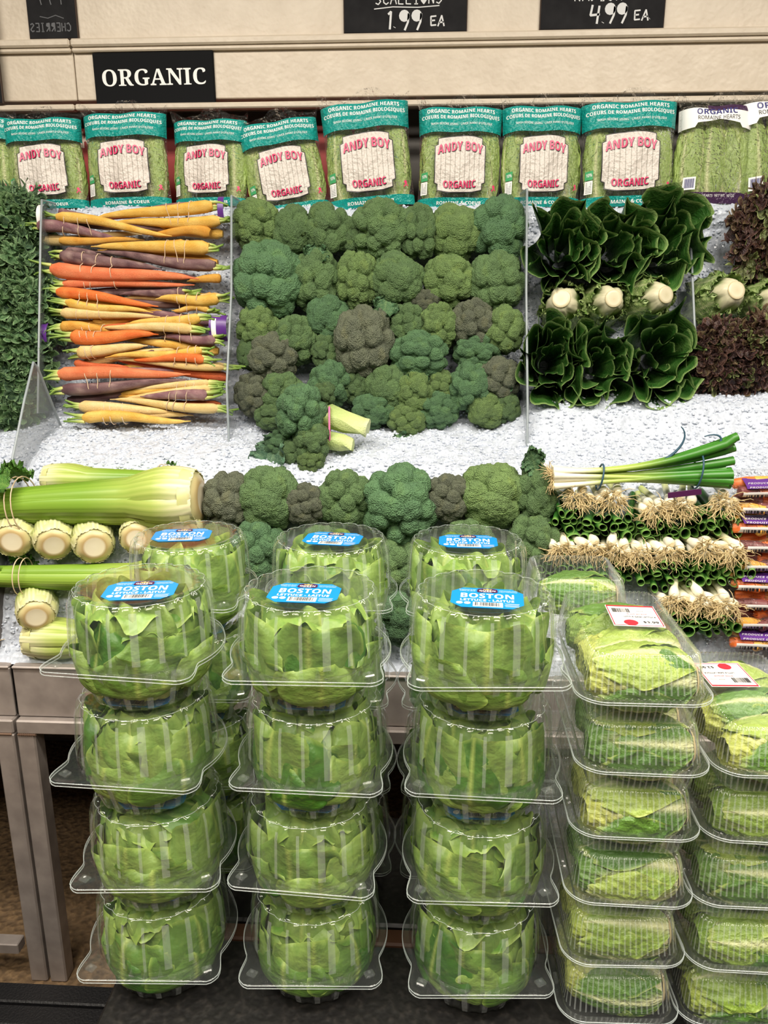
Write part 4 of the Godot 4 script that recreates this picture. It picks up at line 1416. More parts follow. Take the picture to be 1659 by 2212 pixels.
# ------------------------------------------------------------------ leaves
# a frilled leaf growing along +y, its face towards +z
func curly_leaf(l: float, w: float, seed_: int, dark: Color, pale: Color, frill: float, nu := 25, nv := 25, rim := 0.0) -> ArrayMesh:
	var s := Shape.new()
	var nz := noise(1.0, seed_)
	s.grid(nu, nv, func(i: int, j: int):
		var u := i / float(nu - 1) * 2 - 1
		var v := j / float(nv - 1)
		var half := w * (0.16 + 0.84 * pow(sin(PI * clampf(v * 0.80 + 0.10, 0, 1)), 1.2))
		var edge := maxf(absf(u), smoothstep(0.75, 1.0, v))
		var k := frill * pow(edge, 1.8)
		var f := nz.get_noise_2d(u * 2.6 + seed_, v * 3.4) * 1.2 + sin(v * 26 + u * 5 + seed_) * 0.6 + sin(v * 61 + u * 37) * 0.5 * edge + sin(u * 22 + v * 6) * 0.55 * v
		var x := u * half + k * 0.6 * sin(v * 45 + seed_ * 2.0) * signf(u)
		var y := l * v * (1 - 0.10 * u * u * v) + k * 0.5 * sin(u * 33 + v * 20 + seed_)
		return Vector3(x, y, k * f * 1.5 + 0.25 * w * u * u - l * 0.16 * v * v), false,
		func(i: int, j: int):
			var u := i / float(nu - 1) * 2 - 1
			var v := j / float(nv - 1)
			var c := dark.lerp(pale, clampf(0.25 + 0.5 * nz.get_noise_2d(u * 5, v * 7), 0, 1))
			c = c.lerp(pale, 0.9 * exp(-pow(u / (0.10 * (1.1 - v) + 0.01), 2.0)) * (1 - v * 0.7))
			if rim > 0 and (absf(u) > 0.93 or v > 0.965): c = c.lerp(pale, rim)
			return c)
	return s.mesh()

# a basis whose z axis looks along out
func facing(out: Vector3, spin: float) -> Basis:
	var z := out.normalized()
	var x := Vector3.UP.cross(z).normalized()
	return Basis(x, z.cross(x), z) * Basis(Vector3.BACK, spin)

# a frilled leaf end: its rim is longer than its width allows, so it waves up and down
func ruffle(seed_: int, radius: float, waves: int, amp: float, dark: Color, pale: Color) -> ArrayMesh:
	var s := Shape.new()
	var nz := noise(1.0, seed_)
	var nu := 150
	var nv := 9
	s.grid(nu, nv, func(i: int, j: int):
		var a := TAU * i / nu * 0.86
		var v := 0.06 + 0.94 * j / float(nv - 1)
		var w := waves * a
		var e := v * v
		var z := amp * e * (0.7 * sin(w + seed_) + 0.3 * sin(w * 2.0 + 1.3) * v + 0.6 * nz.get_noise_2d(cos(a) * 2.2, sin(a) * 2.2 + seed_))
		var r := radius * (v + 0.20 * e * sin(w * 2.0 + 0.7) + 0.20 * e * nz.get_noise_2d(a * 2.0, 5.0))
		var b := a + (2.6 / waves) * e * cos(w * 1.0 + seed_) + 0.06 * e * v * sin(w * 3.0)
		return Vector3(cos(b) * r, sin(b) * r, z + 0.25 * radius * e), false,
		func(i: int, j: int):
			var a := TAU * i / nu * 0.86
			var v := j / float(nv - 1)
			var c := dark.lerp(pale, clampf(0.18 + 0.45 * nz.get_noise_2d(a * 2.6, v * 3.0), 0, 1))
			if j == nv - 1: c = c.lerp(pale, 0.75)
			return c)
	return s.mesh()

# a leaf of an upright head seen from its tips: rolled round the y axis with deep folds at its rim
func folded_leaf(r0: float, l: float, span: float, seed_: int, fold: float, dark: Color, pale: Color) -> ArrayMesh:
	var s := Shape.new()
	var nu := 64
	var nv := 15
	var nz := noise(1.0, seed_)
	var ph := seed_ * 1.7
	s.grid(nu, nv, func(i: int, j: int):
		var u := i / float(nu - 1) * 2 - 1
		var v := j / float(nv - 1)
		var a := u * span
		var open := pow(v, 1.7)
		var m := fold * open * (sin(u * 8.0 + ph) + 0.6 * sin(u * 14.0 + ph * 2.1) + 0.9 * nz.get_noise_1d(u * 3.2 + seed_))
		var r := r0 * (0.35 + 0.75 * v) + m
		var twist := fold * 1.1 * open * cos(u * 10.0 + ph * 1.3)
		var y := l * v * (1.0 - 0.14 * u * u) + 0.012 * open * nz.get_noise_2d(u * 2.5, seed_)
		return Vector3(sin(a) * r + cos(a) * twist, y, cos(a) * r - sin(a) * twist), false,
		func(i: int, j: int):
			var u := i / float(nu - 1) * 2 - 1
			var v := j / float(nv - 1)
			var c := dark.lerp(pale, clampf(0.12 + 0.25 * nz.get_noise_2d(u * 4, v * 5 + seed_), 0, 1))
			c = c.lerp(pale, 0.7 * exp(-pow(u / 0.07, 2.0)) * (1 - 0.5 * v))
			if j == nv - 1: c = lin(150, 178, 108)
			elif j == 0: c = lin(170, 186, 120)
			return c)
	return s.mesh()

func kale_and_lettuce():
	# curly kale
	var kinds := []
	for k in 4: kinds.append(ruffle(21 + k * 5, 0.038, [7, 9, 8, 6][k], 0.018, [lin(50, 84, 54), lin(62, 100, 58), lin(46, 78, 56), lin(74, 112, 60)][k], lin(146, 178, 126)))
	var nrm := Vector3(0, 0.388, 0.922)
	var words := ["topmost curly kale bunch beside the frosted divider", "curly kale bunch below the topmost one", "curly kale bunch leaning on the frosted divider", "curly kale bunch with pale stems above the pointed divider", "lowest curly kale bunch on the ice", "curly kale bunch at the far end of its upper row", "curly kale bunch at the far end of its lower row"]
	for n in KALE.size():
		var e: Array = KALE[n]
		var t := thing("kale_bunch", words[n], "kale", Vector3(e[0] - 0.012, e[1], e[2] + 0.0))
		for q in 62:
			var a := q * 2.39996
			var rr := 0.082 * sqrt(q / 62.0)
			var out := Vector3(cos(a) * rr * 9.0, sin(a) * rr * 9.0, 0.9) + Vector3(rng.randf_range(-0.5, 0.5), rng.randf_range(-0.3, 0.6), 0)
			part("leaf", kinds[q % 4], M.kale_leaf, t, Transform3D(facing(out, rng.randf() * TAU).scaled(Vector3.ONE * rng.randf_range(0.55, 0.95)), Vector3(cos(a) * rr, sin(a) * rr, 0.035 - 4.5 * rr * rr + rng.randf_range(-0.012, 0.014))))
		var st := Shape.new()
		for q in 5: st.tube([Vector3(-0.02 + q * 0.01, -0.02, -0.05), Vector3(-0.02 + q * 0.01, -0.01, 0.03)], [0.006, 0.004], 7)
		st.paint = lin(150, 172, 110)
		part("stems", st.mesh(), M.broccoli_stalk, t)
	# dark green romaine, tips towards the aisle
	var folds := []
	for k in 6: folds.append(folded_leaf(0.046 + 0.005 * (k % 3), 0.15, 1.35 + 0.3 * (k % 2), 50 + k, 0.0105, lin(36, 80, 28), lin(110, 150, 78)))
	words = ["dark green romaine head against the broccoli divider, leaf tips outward, upper row", "dark green romaine head in the middle of the upper leafy row", "dark green romaine head standing tallest beside the short divider", "dark green romaine head against the broccoli divider, leaf tips outward, lower row", "dark green romaine head in the middle of the lower leafy row", "dark green romaine head with broad leaves beside the short divider, lower row"]
	for n in ROMAINE_LEAFY.size():
		var e: Array = ROMAINE_LEAFY[n]
		var at := Vector3(e[0], e[1], e[2]) - Vector3(0, 0.02, 0.075)
		var t := thing("romaine_lettuce", words[n], "lettuce", at, euler(80, 0, 0) * Basis.from_scale(Vector3(e[3] / 0.118, 1.0, e[4] / 0.125)))
		for q in 9:
			var ring: float = [1.0, 0.66, 0.36][0 if q < 4 else (1 if q < 7 else 2)]
			var a: float = q * 2.39996 + n
			part("leaf", folds[(q + n) % 6], M.dark_leaf, t, Transform3D(Basis(Vector3.UP, a).scaled(Vector3(ring * 1.12, rng.randf_range(0.9, 1.06), ring * 1.12)), Vector3(0, rng.randf_range(-0.008, 0.008), 0)))
	# cut ends of romaine heads
	var butt := Shape.new()
	var bn := noise(1.8, 66)
	butt.grid(50, 20, func(i: int, j: int):
		var a := TAU * i / 50.0
		var v := j / 19.0
		var r := lerpf(0.36, 1.0, pow(v, 0.5)) * (1.0 - 0.12 * pow(v, 4.0))
		r *= 0.95 + (0.24 * pow(absf(cos(a * 2.5 + 0.2)), 0.7) - 0.1) * sin(PI * minf(v * 1.2 + 0.1, 1.0)) + 0.06 * bn.get_noise_2d(cos(a) * 3, sin(a) * 3 + v * 2)
		return Vector3(sin(a) * r, -v * 1.7, cos(a) * r), true,
		func(i: int, j: int):
			var a := TAU * i / 50.0
			var v := j / 19.0
			var rib := pow(absf(cos(a * 2.5 + 0.2)), 5.0)
			var g := clampf(smoothstep(0.06, 0.45, v) * (1.08 - rib * (1.0 - 0.5 * v)) + 0.2 * bn.get_noise_2d(a * 3, v * 6), 0, 1)
			return lin(216, 210, 178).lerp(lin(106, 138, 62), g), true)
	var butt_mesh := butt.mesh()
	var disc := Shape.new()
	disc.grid(22, 4, func(i: int, j: int):
		var a := TAU * i / 22.0
		var r: float = [0.34, 0.32, 0.22, 0.0][j]
		return Vector3(sin(a) * r, [-0.02, 0.03, 0.02, 0.03][j], cos(a) * r), true, func(i: int, j: int): return [lin(196, 176, 130), lin(212, 200, 164), lin(222, 214, 184), lin(210, 200, 166)][j])
	var disc_mesh := disc.mesh()
	var wrap := curly_leaf(1.9, 0.62, 31, lin(104, 140, 62), lin(206, 212, 156), 0.10, 23, 21)
	words = ["romaine head with its broad white cut end outward, beside the broccoli divider", "romaine head with a round brown-edged cut end, middle of the three", "romaine head with green sides and white cut end, beside the short divider", "pale lettuce head with a big round cut end above the red leaves", "lettuce head with its cut end half hidden at the red lettuce row"]
	for n in ROMAINE_BUTT.size():
		var e: Array = ROMAINE_BUTT[n]
		var k := (float(e[3]) + float(e[4])) / 4.3
		var t := thing("romaine_lettuce", words[n], "lettuce", Vector3(e[0], e[1], e[2]) + Vector3(0.012, 0.005, 0.05), euler(78 + rng.randf_range(-6, 6), [-16, 6, 22, 14, 8][n], 0) * Basis(Vector3.UP, n * 1.1).scaled(Vector3(k * 1.08, 0.062, k * 1.08)))
		part("ribbed_base", butt_mesh, M.bulb, t, Transform3D(Basis.from_scale(Vector3(0.80, 1.0, 0.80)), Vector3.ZERO))
		part("cut_end", disc_mesh, M.bulb, t)
		for q in 5:
			part("outer_leaf", wrap, M.romaine, t, Transform3D(Basis(Vector3.UP, q * TAU / 5 + 0.6) * Basis(Vector3.RIGHT, PI) * Basis.from_scale(Vector3(1.0, 0.85, 1)), Basis(Vector3.UP, q * TAU / 5 + 0.6) * Vector3(0, -0.30, 0.78)))
	# red leaf lettuce
	var reds := []
	for k in 4: reds.append(ruffle(71 + k * 3, 0.032, [6, 8, 7, 9][k], 0.015, [lin(50, 30, 30), lin(62, 38, 34), lin(66, 70, 36), lin(44, 27, 29)][k], [lin(112, 82, 68), lin(126, 112, 78), lin(158, 172, 108), lin(104, 74, 64)][k]))
	words = ["dark red leaf lettuce standing highest, above the cut lettuce ends", "dark red leaf lettuce beside the short divider in the lower row", "dark red leaf lettuce at the end of the lower row"]
	for n in RED_LEAF.size():
		var e: Array = RED_LEAF[n]
		var t := thing("red_lettuce", words[n], "lettuce", Vector3(e[0] + 0.01, e[1], e[2] + 0.005), Basis.from_scale(Vector3(e[3] / 0.135, e[4] / 0.15, 1)))
		for q in 66:
			var a := q * 2.39996
			var rr := 0.066 * sqrt(q / 66.0)
			var out := Vector3(cos(a) * rr * 10.0, sin(a) * rr * 10.0, 0.8) + Vector3(rng.randf_range(-0.6, 0.6), rng.randf_range(-0.4, 0.6), 0)
			part("leaf", reds[[0, 1, 3][q % 3]] if q % 9 else reds[2], M.red_leaf, t, Transform3D(facing(out, rng.randf() * TAU).scaled(Vector3.ONE * rng.randf_range(0.5, 0.85)), Vector3(cos(a) * rr, sin(a) * rr, 0.03 - 4.0 * rr * rr + rng.randf_range(-0.012, 0.012))))

# ------------------------------------------------------------------ celery
func celery():
	# one bunch: butt at the origin, stalks along +y
	var proto := thing("celery", "long celery bunch lying on top of the pile with its white butt beside the broccoli", "celery")
	var outer := Shape.new()
	var kinds := []
	for k in 3:
		var s := Shape.new()
		var nu := 30
		var nv := 22
		var ph := k * 1.3
		s.grid(nu, nv, func(i: int, j: int):
			var a := TAU * i / nu
			var v := j / float(nv - 1)
			var w := lerpf(0.026, 0.0135, pow(v, 0.5)) * (0.75 + 0.25 * smoothstep(0.0, 0.06, v))
			var th := lerpf(0.013, 0.0075, pow(v, 0.6))
			var ca := cos(a)
			var ridge := 0.0011 * cos(a * 15) * float(sin(a) > -0.2)
			var bow := 0.012 * sin(PI * minf(v * 3.0, 1.0)) * (1 - v)
			var x := ca * (w + ridge)
			var z := sin(a) * (th + ridge) - 9.0 * x * x
			return Vector3(x + 0.004 * sin(v * 3 + ph) * v, v * (0.365 + 0.015 * k), z + 0.027 + bow - 0.006 * v), true,
			func(i: int, j: int):
				var a := TAU * i / nu
				var v := j / float(nv - 1)
				var c := lin(232, 226, 184).lerp(lin(178, 192, 100), smoothstep(0.02, 0.20, v))
				c = c.lerp([lin(128, 164, 56), lin(112, 150, 46), lin(146, 176, 70)][k], smoothstep(0.15, 0.6, v))
				return c.lerp(lin(104, 140, 40), 0.35 * float(cos(a * 15) < -0.3)))
		kinds.append(s.mesh())
	for q in 7:
		part("stalk", kinds[q % 3], M.celery_stalk, proto, Transform3D(Basis(Vector3.UP, q * TAU / 7 + 0.3) * Basis(Vector3.RIGHT, deg_to_rad(-1.0)), Vector3.ZERO))
	for q in 3:
		part("inner_stalk", kinds[q], M.celery_stalk, proto, Transform3D(Basis(Vector3.UP, q * TAU / 3 + 0.9).scaled(Vector3(0.6, 1.03, 0.5)), Vector3.ZERO))
	var butt := Shape.new()
	butt.grid(30, 6, func(i: int, j: int):
		var a := TAU * i / 30.0
		var r: float = [0.044, 0.040, 0.030, 0.024, 0.019, 0.0][j] * (1.0 + 0.03 * cos(a * 7) * float(j < 3))
		return Vector3(sin(a) * r, [0.022, 0.006, -0.003, -0.007, -0.0055, -0.006][j], cos(a) * r), true,
		func(i: int, j: int): return [lin(206, 208, 140), lin(214, 212, 156), lin(204, 186, 134), lin(186, 160, 110), lin(232, 220, 190), lin(236, 226, 198)][j], true)
	part("butt", butt.mesh(), M.bulb, proto)
	for k in 2:
		var ring := []
		var rr := []
		for n in 25:
			var a := TAU * n / 24
			ring.append(Vector3(sin(a) * 0.0405, 0.325 + 0.012 * k + 0.003 * sin(a), cos(a) * 0.0405)); rr.append(0.0011)
		var b := Shape.new()
		b.tube(ring, rr, 5, [], false)
		part("rubber_band", b.mesh(), M.rubber_band, proto)
	var lf := curly_leaf(0.05, 0.03, 15, lin(66, 116, 40), lin(120, 158, 70), 0.005)
	part("leaf", lf, M.kale_leaf, proto, Transform3D(euler(0, 100, 10), Vector3(0.044, 0.32, 0.0)))
	part("leaf", lf, M.kale_leaf, proto, Transform3D(euler(0, 30, -20).scaled(Vector3.ONE * 0.8), Vector3(0.02, 0.33, 0.04)))
	# lying bunches: butt to the right unless said otherwise
	proto.transform = Transform3D(Basis(Vector3(0, 0, 1), deg_to_rad(93.0)) * Basis(Vector3.UP, 0.4) * Basis.from_scale(Vector3(1.4, 1.07, 1.4)), Vector3(-0.436, 1.056, -1.440))
	again(proto, Vector3(-0.785, 1.066, -1.535), Basis(Vector3(0, 0, 1), deg_to_rad(-89)) * Basis(Vector3.UP, 2.0) * Basis.from_scale(Vector3(0.8, 0.75, 0.8)), "celery bunch half buried in the ice behind the long one")
	again(proto, Vector3(-0.44, 0.906, -1.392), Basis(Vector3(0, 0, 1), deg_to_rad(90)) * Basis(Vector3.UP, 1.7) * Basis.from_scale(Vector3(0.86, 1.03, 0.9)), "celery bunch lying crosswise below the row of cut butts")
	again(proto, Vector3(-0.775, 0.785, -1.372), Basis(Vector3(0, 0, 1), deg_to_rad(-90)) * Basis(Vector3.UP, 1.1) * Basis.from_scale(Vector3(0.9, 1.0, 0.9)), "lowest celery bunch lying against the steel lip")
	var words := ["celery butt facing the aisle beside the steel partition", "second celery butt from the partition, clean white cut", "third celery butt, dark stained and tied with a band", "fourth celery butt, half behind a clamshell", "fifth celery butt, under the long celery's white end", "large pale celery butt alone above the lowest bunch"]
	for n in CELERY_BUTT.size():
		var e: Array = CELERY_BUTT[n]
		var k := (float(e[3]) + float(e[4])) / 2 / 0.092
		again(proto, Vector3(e[0], e[1], e[2]) + Vector3(0.016, 0.0, 0.036), euler(-82 + rng.randf_range(-6, 4), [14, 24, 26, 10, 6, 24][n], 0) * Basis(Vector3.UP, n * 0.8).scaled(Vector3(k, 0.78, k)), words[n])
	# radishes at the edge of the next table
	var rad := Shape.new()
	rad.grid(20, 12, func(i: int, j: int):
		var a := TAU * i / 20.0
		var b := PI * j / 11.0
		return Vector3(sin(a) * sin(b), -cos(b), cos(a) * sin(b)) * Vector3(0.018, 0.02, 0.018) * (1.0 + 0.25 * pow(absf(cos(b)), 8.0)), true)
	var tail := Shape.new()
	tail.tube([Vector3(0, -0.02, 0), Vector3(0.012, -0.028, 0.01), Vector3(0.035, -0.026, 0.014), Vector3(0.055, -0.03, 0.012)], [0.0022, 0.0013, 0.0009, 0.0005], 6)
	var rt := thing("radish", "red radish with a thin curling root beside the steel partition", "radish", Vector3(-0.866, 0.80, -1.352), euler(0, 0, 25))
	part("root", rad.mesh(), M.radish_skin, rt)
	part("tail", tail.mesh(), M.root_hair, rt)
	again(rt, Vector3(-0.874, 0.84, -1.372), euler(10, 60, -20), "red radish lying on top of the other one")
	again(rt, Vector3(-0.888, 0.775, -1.35), euler(20, 160, 40), "lowest red radish by the table lip")

# ------------------------------------------------------------------ scallions
func scallions():
	# the loose bunch lying on top
	var t := thing("scallion_bunch", "whole scallion bunch lying across the ice on top of the pile", "scallions", Vector3(0.24, 1.10, -1.44))
	for n in 11:
		var dy := rng.randf_range(-0.016, 0.018)
		var dz := rng.randf_range(-0.014, 0.018)
		var up := -0.02 + 0.007 * n + rng.randf_range(-0.008, 0.008)
		var pts := []
		var rad := []
		var cols := []
		for k in 14:
			var v := k / 13.0
			pts.append(Vector3(0.335 * v * (1.0 - 0.05 * rng.randf()) if k == 13 else 0.335 * v, 0.012 + dy * (1 - 0.5 * sin(PI * v)) - 0.006 + up * v * v + 0.012 * v, dz * (1 - 0.3 * sin(PI * v)) + 0.01))
			rad.append(lerpf(0.0075, 0.0045, smoothstep(0.0, 0.12, v)) + 0.004 * smoothstep(0.4, 0.9, v))
			cols.append(lin(236, 230, 206).lerp(lin(176, 196, 96), smoothstep(0.12, 0.32, v)).lerp(lin(62, 124, 40), smoothstep(0.34, 0.7, v)))
		var s := Shape.new()
		s.tube(pts, rad, 10, cols)
		part("scallion", s.mesh(), M.bulb, t)
	var tuft := root_tuft(110, 3)
	part("roots", tuft, M.root_hair, t, Transform3D(Basis(Vector3.UP, -PI / 2).scaled(Vector3(1.0, 0.9, 0.9)), Vector3(0.002, 0.008, 0.01)))
	for k in 2:
		var ring := []
		var rr := []
		for n in 21:
			var a := TAU * n / 20
			ring.append(Vector3([0.088, 0.265][k] + 0.004 * sin(a), [0.010, 0.022][k] + sin(a) * [0.024, 0.032][k], 0.012 + cos(a) * [0.022, 0.026][k])); rr.append(0.0018)
		var b := Shape.new()
		b.tube(ring, rr, 6, [], false)
		part("band", b.mesh(), M.blue_band, t)
	var c := Shape.new()
	for arc in [[Vector3(0.19, 0.035, 0.01), Vector3(0.235, 0.06, 0.012), Vector3(0.245, 0.09, 0.012), Vector3(0.228, 0.105, 0.01)], [Vector3(0.27, 0.05, 0.012), Vector3(0.32, 0.08, 0.015), Vector3(0.30, 0.10, 0.015), Vector3(0.27, 0.088, 0.014)]]:
		var bend := []
		var thin := []
		for k in 11:
			bend.append(arc[0].bezier_interpolate(arc[1], arc[2], arc[3], k / 10.0)); thin.append(lerpf(0.003, 0.001, k / 10.0))
		c.tube(bend, thin, 6)
	c.paint = lin(70, 110, 60)
	part("withered_leaf", c.mesh(), M.blue_band, t)
	var tg := Shape.new()
	tg.bevel_box(Vector3(0.235, -0.012, 0.044), Vector3(0.06, 0.011, 0.0012), 0.0004, euler(0, 0, 8))
	part("tag", tg.mesh(), M.plum_label, t, Transform3D(), "plum paper tag")
	# bunches with their roots outward, and bunches with their cut green ends outward
	var tufts := [root_tuft(80, 11), root_tuft(80, 12), root_tuft(80, 13)]
	var bulb := Shape.new()
	bulb.tube([Vector3(0, 0, 0.004), Vector3(0, 0, -0.002), Vector3(0, 0, -0.012), Vector3(0, 0, -0.03), Vector3(0, 0, -0.09)], [0.004, 0.0085, 0.0095, 0.0065, 0.006], 12, [lin(222, 206, 164), lin(236, 230, 208), lin(240, 236, 220), lin(232, 228, 196), lin(190, 204, 120)])
	var bulb_mesh := bulb.mesh()
	var tier := ["upper root row", "middle root row", "lowest root row"]
	for n in ROOTS.size():
		var e: Array = ROOTS[n]
		var row := 0 if n < 5 else (1 if n < 12 else 2)
		var b := thing("scallion_bunch", "scallion bunch with pale roots outward, %s from the broccoli, %s" % [ORDER[row_place(ROOTS, n, [5, 12, 15])[1]], tier[row]], "scallions", Vector3(e[0], e[1], e[2]) + Vector3(0, 0.006, 0.045), euler(rng.randf_range(-6, 10), rng.randf_range(-14, 14), 0), "scallions, " + tier[row])
		for q in 6:
			var a := q * TAU / 5.0 + n
			var rr := 0.0 if q == 5 else 0.017
			part("bulb", bulb_mesh, M.bulb, b, Transform3D(euler(rng.randf_range(-12, 12), rng.randf_range(-12, 12), 0), Vector3(cos(a) * rr * 1.2, sin(a) * rr * 0.8, rng.randf_range(-0.012, 0.004))))
		part("roots", tufts[n % 3], M.root_hair, b, Transform3D(Basis(Vector3.BACK, n * 0.0).scaled(Vector3(1.15, 0.9, 0.85)), Vector3(0, 0, 0.004)))
	var tubes := []
	for k in 4:
		var r: float = [0.0082, 0.0096, 0.0110, 0.0070][k]
		var s := Shape.new()
		var cols := [lin(118, 160, 78), lin(52, 104, 40), lin(40, 88, 32)]
		s.tube([Vector3(0, 0, 0), Vector3(0, 0, -0.012), Vector3(0, 0, -0.10)], [r, r, r * 1.05], 14, cols, false)
		var inner := Shape.new()
		inner.tube([Vector3(0, 0, 0.0001), Vector3(0, 0, -0.012), Vector3(0, 0, -0.09)], [r * 0.86, r * 0.84, r * 0.84], 14, [lin(118, 160, 78), lin(46, 92, 32), lin(36, 74, 26)], false)
		var from := s.v.size()
		for p in inner.v.size():
			s.v.append(inner.v[p]); s.c.append(inner.c[p])
		for p in range(0, inner.idx.size(), 3):
			s.idx.append(from + inner.idx[p]); s.idx.append(from + inner.idx[p + 2]); s.idx.append(from + inner.idx[p + 1])
		# the rim between the two walls
		for p in 14:
			var q := (p + 1) % 14
			for id in [p, q, from + q, p, from + q, from + p]: s.idx.append(id)
		tubes.append(s.mesh())
	tier = ["upper green row", "middle green row", "lowest green row"]
	for n in TUBES.size():
		var e: Array = TUBES[n]
		var row := 0 if n < 5 else (1 if n < 11 else 2)
		var b := thing("scallion_bunch", "scallion bunch with hollow green ends outward, %s from the broccoli, %s" % [ORDER[row_place(TUBES, n, [5, 11, 13])[1]], tier[row]], "scallions", Vector3(e[0], e[1], e[2]) + Vector3(0, 0, 0.035), Basis(), "scallions, " + tier[row])
		var w: float = e[3]
		var h: float = e[4]
		var stepx := 0.0185
		var ny := int(h / 0.0145)
		for iy in ny:
			var nx := int(w / stepx) + (iy % 2)
			for ix in nx:
				var px := (ix - (nx - 1) / 2.0) * stepx + rng.randf_range(-0.0025, 0.0025)
				var py := (iy - (ny - 1) / 2.0) * 0.0155 + rng.randf_range(-0.002, 0.002)
				if pow(px / (w * 0.56), 2) + pow(py / (h * 0.56), 2) > 1.0: continue
				var flat := Basis.from_scale(Vector3(rng.randf_range(0.9, 1.2), rng.randf_range(0.62, 1.0), 1))
				part("leaf_tube", tubes[rng.randi_range(0, 3)], M.celery_stalk, b, Transform3D(euler(rng.randf_range(-12, 16), rng.randf_range(-22, 14), 0) * euler(0, 0, rng.randf() * 180) * flat, Vector3(px, py, rng.randf_range(-0.014, 0.012))))

# fine curling roots that fan out towards +z
func root_tuft(count: int, seed_: int) -> ArrayMesh:
	var r := RandomNumberGenerator.new()
	r.seed = seed_
	var s := Shape.new()
	for k in count:
		var a := r.randf() * TAU
		var q := sqrt(r.randf()) * 0.02
		var p := Vector3(cos(a) * q, sin(a) * q * 0.8, r.randf_range(-0.004, 0.004))
		var d := Vector3(cos(a) * r.randf_range(0.2, 1.1), sin(a) * r.randf_range(0.2, 1.0) - 0.35, r.randf_range(0.3, 1.0)).normalized()
		var l := r.randf_range(0.014, 0.036)
		var pts := [p]
		for n in 4:
			d = (d + Vector3(r.randf_range(-0.6, 0.6), r.randf_range(-0.7, 0.45), r.randf_range(-0.5, 0.3))).normalized()
			p += d * l / 4
			pts.append(p)
		s.tube(pts, [0.0011, 0.0009, 0.0008, 0.0007, 0.0004], 4, [], false)
	return s.mesh()

# ------------------------------------------------------------------ bags of small carrots
func carrot_bags():
	var w := 0.26
	var h := 0.036
	var film := Shape.new()
	var nz := noise(18.0, 91)
	film.grid(31, 20, func(i: int, j: int):
		var x := i / 30.0 * w
		var a := TAU * j / 19.0
		var pinch := pow(sin(PI * clampf(i / 30.0 * 0.94 + 0.03, 0, 1)), 0.3)
		var rr := 1.0 + 0.10 * nz.get_noise_2d(x, a * 0.1)
		return Vector3(x, h / 2 + sin(a) * h / 2 * pinch * rr, cos(a) * 0.06 * (0.6 + 0.4 * pinch)), false, null, true)
	var film_mesh := film.mesh()
	var strip := Shape.new()
	strip.grid(14, 5, func(i: int, j: int):
		var a := deg_to_rad(lerpf(-38, 8, j / 4.0))
		return Vector3(0.014 + i / 13.0 * 0.21, h / 2 + sin(a) * h * 0.52, cos(a) * 0.0615))
	var strip_mesh := strip.mesh()
	var top := Shape.new()
	top.grid(14, 5, func(i: int, j: int):
		var a := deg_to_rad(lerpf(24, 66, j / 4.0))
		return Vector3(0.022 + i / 13.0 * 0.085, h / 2 + sin(a) * h * 0.52, cos(a) * 0.0615))
	var top_mesh := top.mesh()
	var small := Shape.new()
	for k in 26: small.rect(0.045 + k * 0.006, 0.0035, 0.0016, 0.004 + 0.004 * (k * 7 % 3), 0)
	var fill := Shape.new()
	fill.tube([Vector3(-0.026, 0, 0), Vector3(-0.024, 0, 0), Vector3(0, 0.001, 0), Vector3(0.024, 0, 0), Vector3(0.026, 0, 0)], [0.006, 0.0095, 0.0105, 0.0085, 0.005], 12)
	var fill_mesh := fill.mesh()
	for k in 3: mat("snack_carrot_%d" % k, [rgb(232, 118, 50), rgb(226, 168, 72), rgb(120, 66, 66)][k], 0.45)
	var first: Node3D
	var rank := ["lowest", "second lowest", "third lowest", "fourth lowest", "fifth lowest", "sixth lowest", "seventh lowest", "second from the top", "topmost"]
	for n in 9:
		var at := Vector3(0.568 + 0.006 * float(n % 3) - (0.010 if n == 8 else 0.0), 0.80 + n * 0.0345, -1.402 - n * 0.0085)
		var label: String = rank[n] + " bag of small mixed carrots in the stack beside the scallions"
		var basis := euler(8 if n == 8 else 0, -4.0 + float(n * 5 % 7), 2.0 if n == 8 else 0.0)
		if n == 0:
			first = thing("carrot_bag", label, "bag", at, basis)
			part("film", film_mesh, M.clear_film, first)
			var pb := part("violet_panel", top_mesh, M.violet_print, first)
			var wp := part("white_panel", strip_mesh, M.paper_label, first)
			var le := Shape.new()
			le.glyphs("PRODUCE OF U.S.A.", 0.064, 0.0325, 0.0036, 0.075, 0.0460)
			le.glyphs("PRODUIT DES E.-U.", 0.064, 0.0282, 0.0036, 0.075, 0.0560)
			part("lettering", le.mesh(), M.white_print, pb)
			var sm := Shape.new()
			sm.bars(0.08, 0.0125, 0.12, 0.006, 0.0618, 4)
			part("small_print", sm.mesh(), M.ink, wp)
		else:
			var o := again(first, at, basis, label)
			if n in [1, 2, 4, 5, 7]: o.get_node("violet_panel").free()
		for q in 7:
			var spot := at + basis * Vector3(0.034 + 0.036 * (q % 4), h * 0.5 + (0.007 if q > 3 else -0.004), 0.042 - 0.020 * float(q / 4))
			var c := thing("snack_carrot", "small %s carrot inside the %s bag of the carrot bag stack" % [["orange", "yellow", "dark red"][(q + n) % 3], rank[n]], "carrot", spot, basis * euler(0, rng.randf_range(-30, 30), rng.randf_range(-12, 12)), "small carrots of the %s bag" % rank[n])
			part("root", fill_mesh, M["snack_carrot_%d" % ((q + n) % 3)], c)

